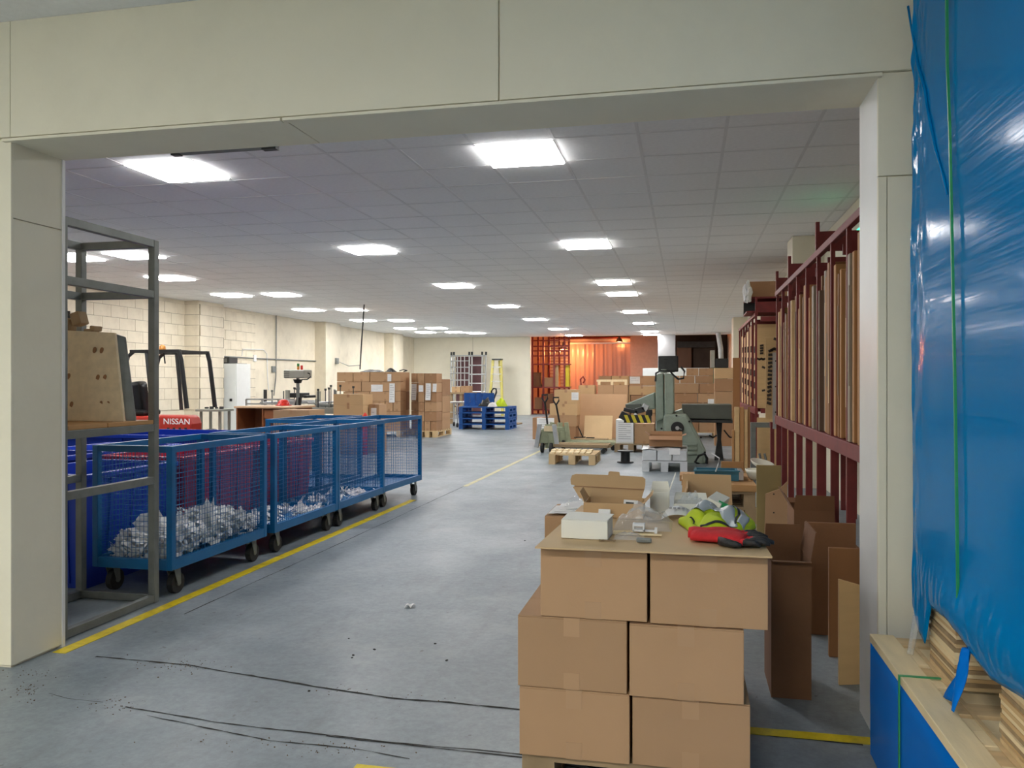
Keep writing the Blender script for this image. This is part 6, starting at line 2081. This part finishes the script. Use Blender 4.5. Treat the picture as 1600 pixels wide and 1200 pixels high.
# ---- red and black work glove
def glove(cx, cy, z, ang, label, seed):
    t = thing('work_glove', (cx, cy, z), label, 'glove', 'pair of red and black work gloves')
    ca, sa = math.cos(ang), math.sin(ang)
    def P(x, y, zz):
        return Vector((cx + x * ca - y * sa, cy + x * sa + y * ca, z + zz))
    # cuff and back of hand as one flattened tapering tube
    def flat(secs, n=14):
        mb = MB()
        vs_ = []
        for (x, y, w, h, zz) in secs:
            for k in range(n):
                q = math.tau * k / n
                vs_.append(P(x, y + w / 2 * math.cos(q), zz + h / 2 * math.sin(q)))
        fs = [(i * n + k, i * n + (k + 1) % n, (i + 1) * n + (k + 1) % n, (i + 1) * n + k) for i in range(len(secs) - 1) for k in range(n)]
        fs += [tuple(range(n - 1, -1, -1)), tuple(range((len(secs) - 1) * n, len(secs) * n))]
        return mb.add(vs_, fs)
    flat([(-.10, 0, .082, .030, .017), (-.085, 0, .088, .034, .019), (-.05, 0, .080, .032, .018), (-.02, 0, .084, .036, .020), (.02, 0, .094, .036, .020), (.045, 0, .092, .032, .018), (.06, 0, .08, .026, .016)]).build('knit_body', M['glove_red'], t, smooth=True)
    fing = [(.050, .034, .070, .20), (.056, .012, .080, .06), (.054, -.011, .076, -.06), (.046, -.033, .060, -.18)]
    for (fx, fyy, L, sp) in fing:
        pts = [(0, 0), (.35, .003), (.7, .004), (1, -.002)]
        secs = []
        for s, dz in pts:
            secs.append((fx + L * s * math.cos(sp), fyy + L * s * math.sin(sp), (.024, .023, .021, .012)[pts.index((s, dz))], (.022, .021, .019, .010)[pts.index((s, dz))], .013 + dz))
        base = flat(secs[:2] + [secs[1]])
        flat(secs[:2]).build('knit_finger', M['glove_red'], t, smooth=True)
        tip = [((a[0] + b_[0]) / 2, (a[1] + b_[1]) / 2, a[2] * 1.06, a[3] * 1.06, a[4]) for a, b_ in [(secs[0], secs[1])]] + [(q[0], q[1], q[2] * 1.06, q[3] * 1.06, q[4]) for q in secs[1:]]
        flat(tip).build('coated_finger', M['glove_black'], t, smooth=True)
    flat([(-.015, -.036, .030, .026, .014), (.01, -.056, .028, .024, .014), (.04, -.068, .024, .020, .013), (.058, -.072, .012, .010, .012)]).build('coated_thumb', M['glove_black'], t, smooth=True)
    flat([(.0, -.008, .080, .012, .006), (.03, -.006, .092, .012, .006), (.055, 0, .086, .010, .006)]).build('coated_palm', M['glove_black'], t, smooth=True)
    return t
glove(.118, 2.51, ZS + .001, R(-14), 'red knit work glove with black fingers lying on top, below the vest', 1)
glove(.108, 2.57, ZS + .001, R(-4), 'second red and black work glove, tucked under the vest behind the first', 2)

# ================================================================== BLUE-WRAPPED SHEET PACKS AT THE RIGHT
def film_mat(name, c, c2, rough=.10, bump=.05, scuff=True):
    m = mat(name, c, rough, var=.10, scale=1.2, bump=bump, bscale=7, spec=.32, stretch=(1, 1, .35))
    m.node_tree.nodes['Principled BSDF'].inputs['IOR'].default_value = 1.13
    if not scuff:
        return m
    nt = m.node_tree
    # diagonal light scuffs of stretched film (roughness only)
    tc = nt.nodes.new('ShaderNodeTexCoord')
    mp = nt.nodes.new('ShaderNodeMapping')
    mp.inputs['Rotation'].default_value = (R(35), 0, 0)
    mp.inputs['Scale'].default_value = (1, 1.2, 60)
    nt.links.new(tc.outputs['Object'], mp.inputs[0])
    n = nt.nodes.new('ShaderNodeTexNoise')
    n.inputs['Scale'].default_value = 2.5
    n.inputs['Detail'].default_value = 3
    nt.links.new(mp.outputs[0], n.inputs['Vector'])
    rp = nt.nodes.new('ShaderNodeValToRGB')
    rp.color_ramp.elements[0].position = .45
    rp.color_ramp.elements[1].position = .72
    rp.color_ramp.elements[0].color = (rough,) * 3 + (1,)
    rp.color_ramp.elements[1].color = (.26,) * 3 + (1,)
    nt.links.new(n.outputs['Fac'], rp.inputs[0])
    nt.links.new(rp.outputs[0], nt.nodes['Principled BSDF'].inputs['Roughness'])
    return m
M['film'] = film_mat('blue_stretch_film', rgb(0, 122, 188), None)
M['film_low'] = film_mat('blue_hood_film', rgb(8, 112, 208), None, rough=.3, bump=.03, scuff=False)

PX, PYF, PYN = .70, 2.76, 1.1
ptop = 2.80
def film_bottom(y):
    pts = [(2.76, .53), (2.70, .49), (2.64, .47), (2.60, .56), (2.57, .60), (2.41, .613), (2.31, .60), (2.21, .575), (2.10, .56), (2.0, .575), (1.9, .59), (1.6, .575), (1.1, .58)]
    for (ya, za), (yb, zb_) in zip(pts[:-1], pts[1:]):
        if yb <= y <= ya:
            k = (ya - y) / (ya - yb)
            return za + (zb_ - za) * k
    return .56
t = thing('wrapped_pack', (1.2, 1.95, .56), 'tall pack of sheets in glossy blue stretch film, upper one at right', 'pack')
def film_pt(a, b):
    y = PYF + (PYN - PYF) * a
    zb_ = film_bottom(y)
    z = zb_ + (ptop - zb_) * b
    # billow near the bottom edge, wrinkles near the far vertical edge and the top
    edge = math.exp(-((a) / .075) ** 2)
    low = math.exp(-((z - .66) / .07) ** 2)
    n1 = mnoise.noise(Vector((y * 14, z * 5, 1.3)))
    n2 = mnoise.noise(Vector((y * 40, z * 16, 4.1)))
    up = max(0, (z - 1.7)) * .9
    bulge = .018 * low * min(1, a / .25)
    x = PX - bulge + .008 * n1 * edge + .012 * n2 * edge * (.15 + up) + .0025 * mnoise.noise(Vector((y * 3, z * 2.2, 0))) + .003 * n2 * low
    # tuck under at the very bottom
    if b < .012:
        x += .006 * (1 - b / .012)
    return (x, y, z)
MB().surf(lambda a, b: film_pt(a ** 1.7, b), 170, 210).build('stretch_film', M['film'], t, smooth=True, solid=.002)
MB().surf(lambda a, b: (PX + .004 + .9 * a, PYF + .004 * mnoise.noise(Vector((a * 9, b * 9, 0))), film_bottom(2.76) + (ptop - .53) * b), 20, 30).build('end_film', M['film'], t, smooth=True)
MB().box(PX + .03, PX + .95, PYN, PYF - .01, .60, ptop - .01).build('sheets', M['film_low'], t)
# twisted film ridge running down near the far edge
MB().tube([WX(u, v, PX - .004) for u, v in [(1419, 10), (1425, 50), (1432, 85), (1434, 100), (1445, 140), (1448, 165), (1455, 200), (1462, 235), (1470, 262), (1476, 285), (1480, 305)]], [.004, .003, .004, .006, .005, .004, .006, .004, .003, .004, .002], 7).build('film_twist', M['film'], t, smooth=True)
# green strap
ps = [WX(u, v, PX - .012) for u, v in [(1479, -40), (1480, 100), (1484, 200), (1488, 400), (1492, 600), (1495, 800), (1497, 965)]]
MB().tube(ps, .0045, 4).build('strap', M['green_strap'], t)

# torn tails of film
t2 = thing('film_tail', (PX, 2.3, .44), 'torn blue-green film tail hanging between the plywood bearers', 'film')
MB().surf(lambda a, b: (PX - .005 - .03 * b + .02 * a * b + .01 * math.sin(7 * a + 4 * b), 2.235 + .015 * a + (.13 * a - .02) * b, .585 - .155 * b - .015 * a * b), 8, 12).build('tail', M['film_low'], t2, solid=.0015, smooth=True)
t2 = thing('film_tail', (PX, 2.7, .45), 'clear film tail bunched at the far corner of the packs', 'film')
MB().surf(lambda a, b: (PX - .005 - .02 * b + .008 * math.sin(9 * a), 2.735 - .07 * a * (1 - .5 * b) - .02 * b, .54 - .12 * b), 8, 10).build('tail', M['clear'], t2, smooth=True)

# bearers of stacked plywood strips under the upper pack
def bearer(y0, y1, label, zl=.414, zh=.598):
    t = thing('plywood_bearer', (PX + .3, (y0 + y1) / 2, zl), label, 'bearer', 'plywood bearers between the packs')
    n = 16
    h = (zh - zl) / n
    rb = random.Random(int(y0 * 100))
    for k in range(n):
        MB().box(PX + .02 + rb.uniform(0, .006), PX + .62, y0 + rb.uniform(0, .004), y1 - rb.uniform(0, .004), zl + k * h, zl + (k + 1) * h - .0012).build('ply_strip', M[['ply', 'pine_pale', 'pine_grey', 'pine'][rb.randrange(4)]], t)
    return t
bearer(2.42, 2.66, 'stack of plywood strips under the upper pack, nearer the jamb')
bearer(1.86, 2.10, 'stack of plywood strips under the upper pack, nearer the camera')

# lower pack
LXF, LYF, LYN, LZT = .605, 2.90, 1.1, .385
t = thing('lower_pack', (1.1, 2.0, 0), 'low pack of sheets in blue film under the pale boards at right', 'pack')
def low_pt(a, b):
    y = LYF + (LYN - LYF) * a
    return (LXF + .003 * mnoise.noise(Vector((y * 4, b * 3, 0))) + (.012 * max(0, b - .93) / .07 if b > .93 else 0), y, .01 + (LZT - .01) * b)
MB().surf(low_pt, 50, 16).build('film_side', M['film_low'], t, smooth=True)
MB().surf(lambda a, b: (LXF + 1.0 * a, LYF + .003 * math.sin(9 * a + 3 * b), .01 + (LZT - .01) * b), 10, 8).build('film_end', M['film_low'], t)
MB().box(LXF + .015, LXF + .98, LYN, LYF - .01, 0, LZT - .003).build('sheets', M['film_low'], t)
ys = WX(1405, 1065, LXF - .004)
MB().box(LXF - .006, LXF - .003, ys[1] - .006, ys[1] + .006, .02, .412).build('strap', M['green_strap'], t)
MB().box(LXF - .006, PX + .012, ys[1] - .006, ys[1] + .006, .4125, .4145).build('strap', M['green_strap'], t)
# top frame of pale boards
t = thing('top_boards', (1.1, 2.0, LZT), 'pale pine boards lying on the low blue pack', 'boards')
MB().box(LXF + .0, LXF + .075, LYN, LYF + .012, LZT, .412).build('edge_board', M['pine_pale'], t, bevel=.002)
rb = random.Random(8)
y = LYF - .0
k = 0
while y > LYN + .1:
    w = .085
    MB().box(LXF + .077, LXF + .95, y - w, y - .004, LZT, .409 - .004 * (k % 2)).build('cross_board', M['pine_pale' if k % 3 else 'pine'], t, bevel=.002, seg=1)
    y -= w + (.004 if k % 2 else .01)
    k += 1
MB().box(LXF + .105, LXF + .117, LYN, LYF - .1, .411, .4135).build('long_lath', M['pine'], t)
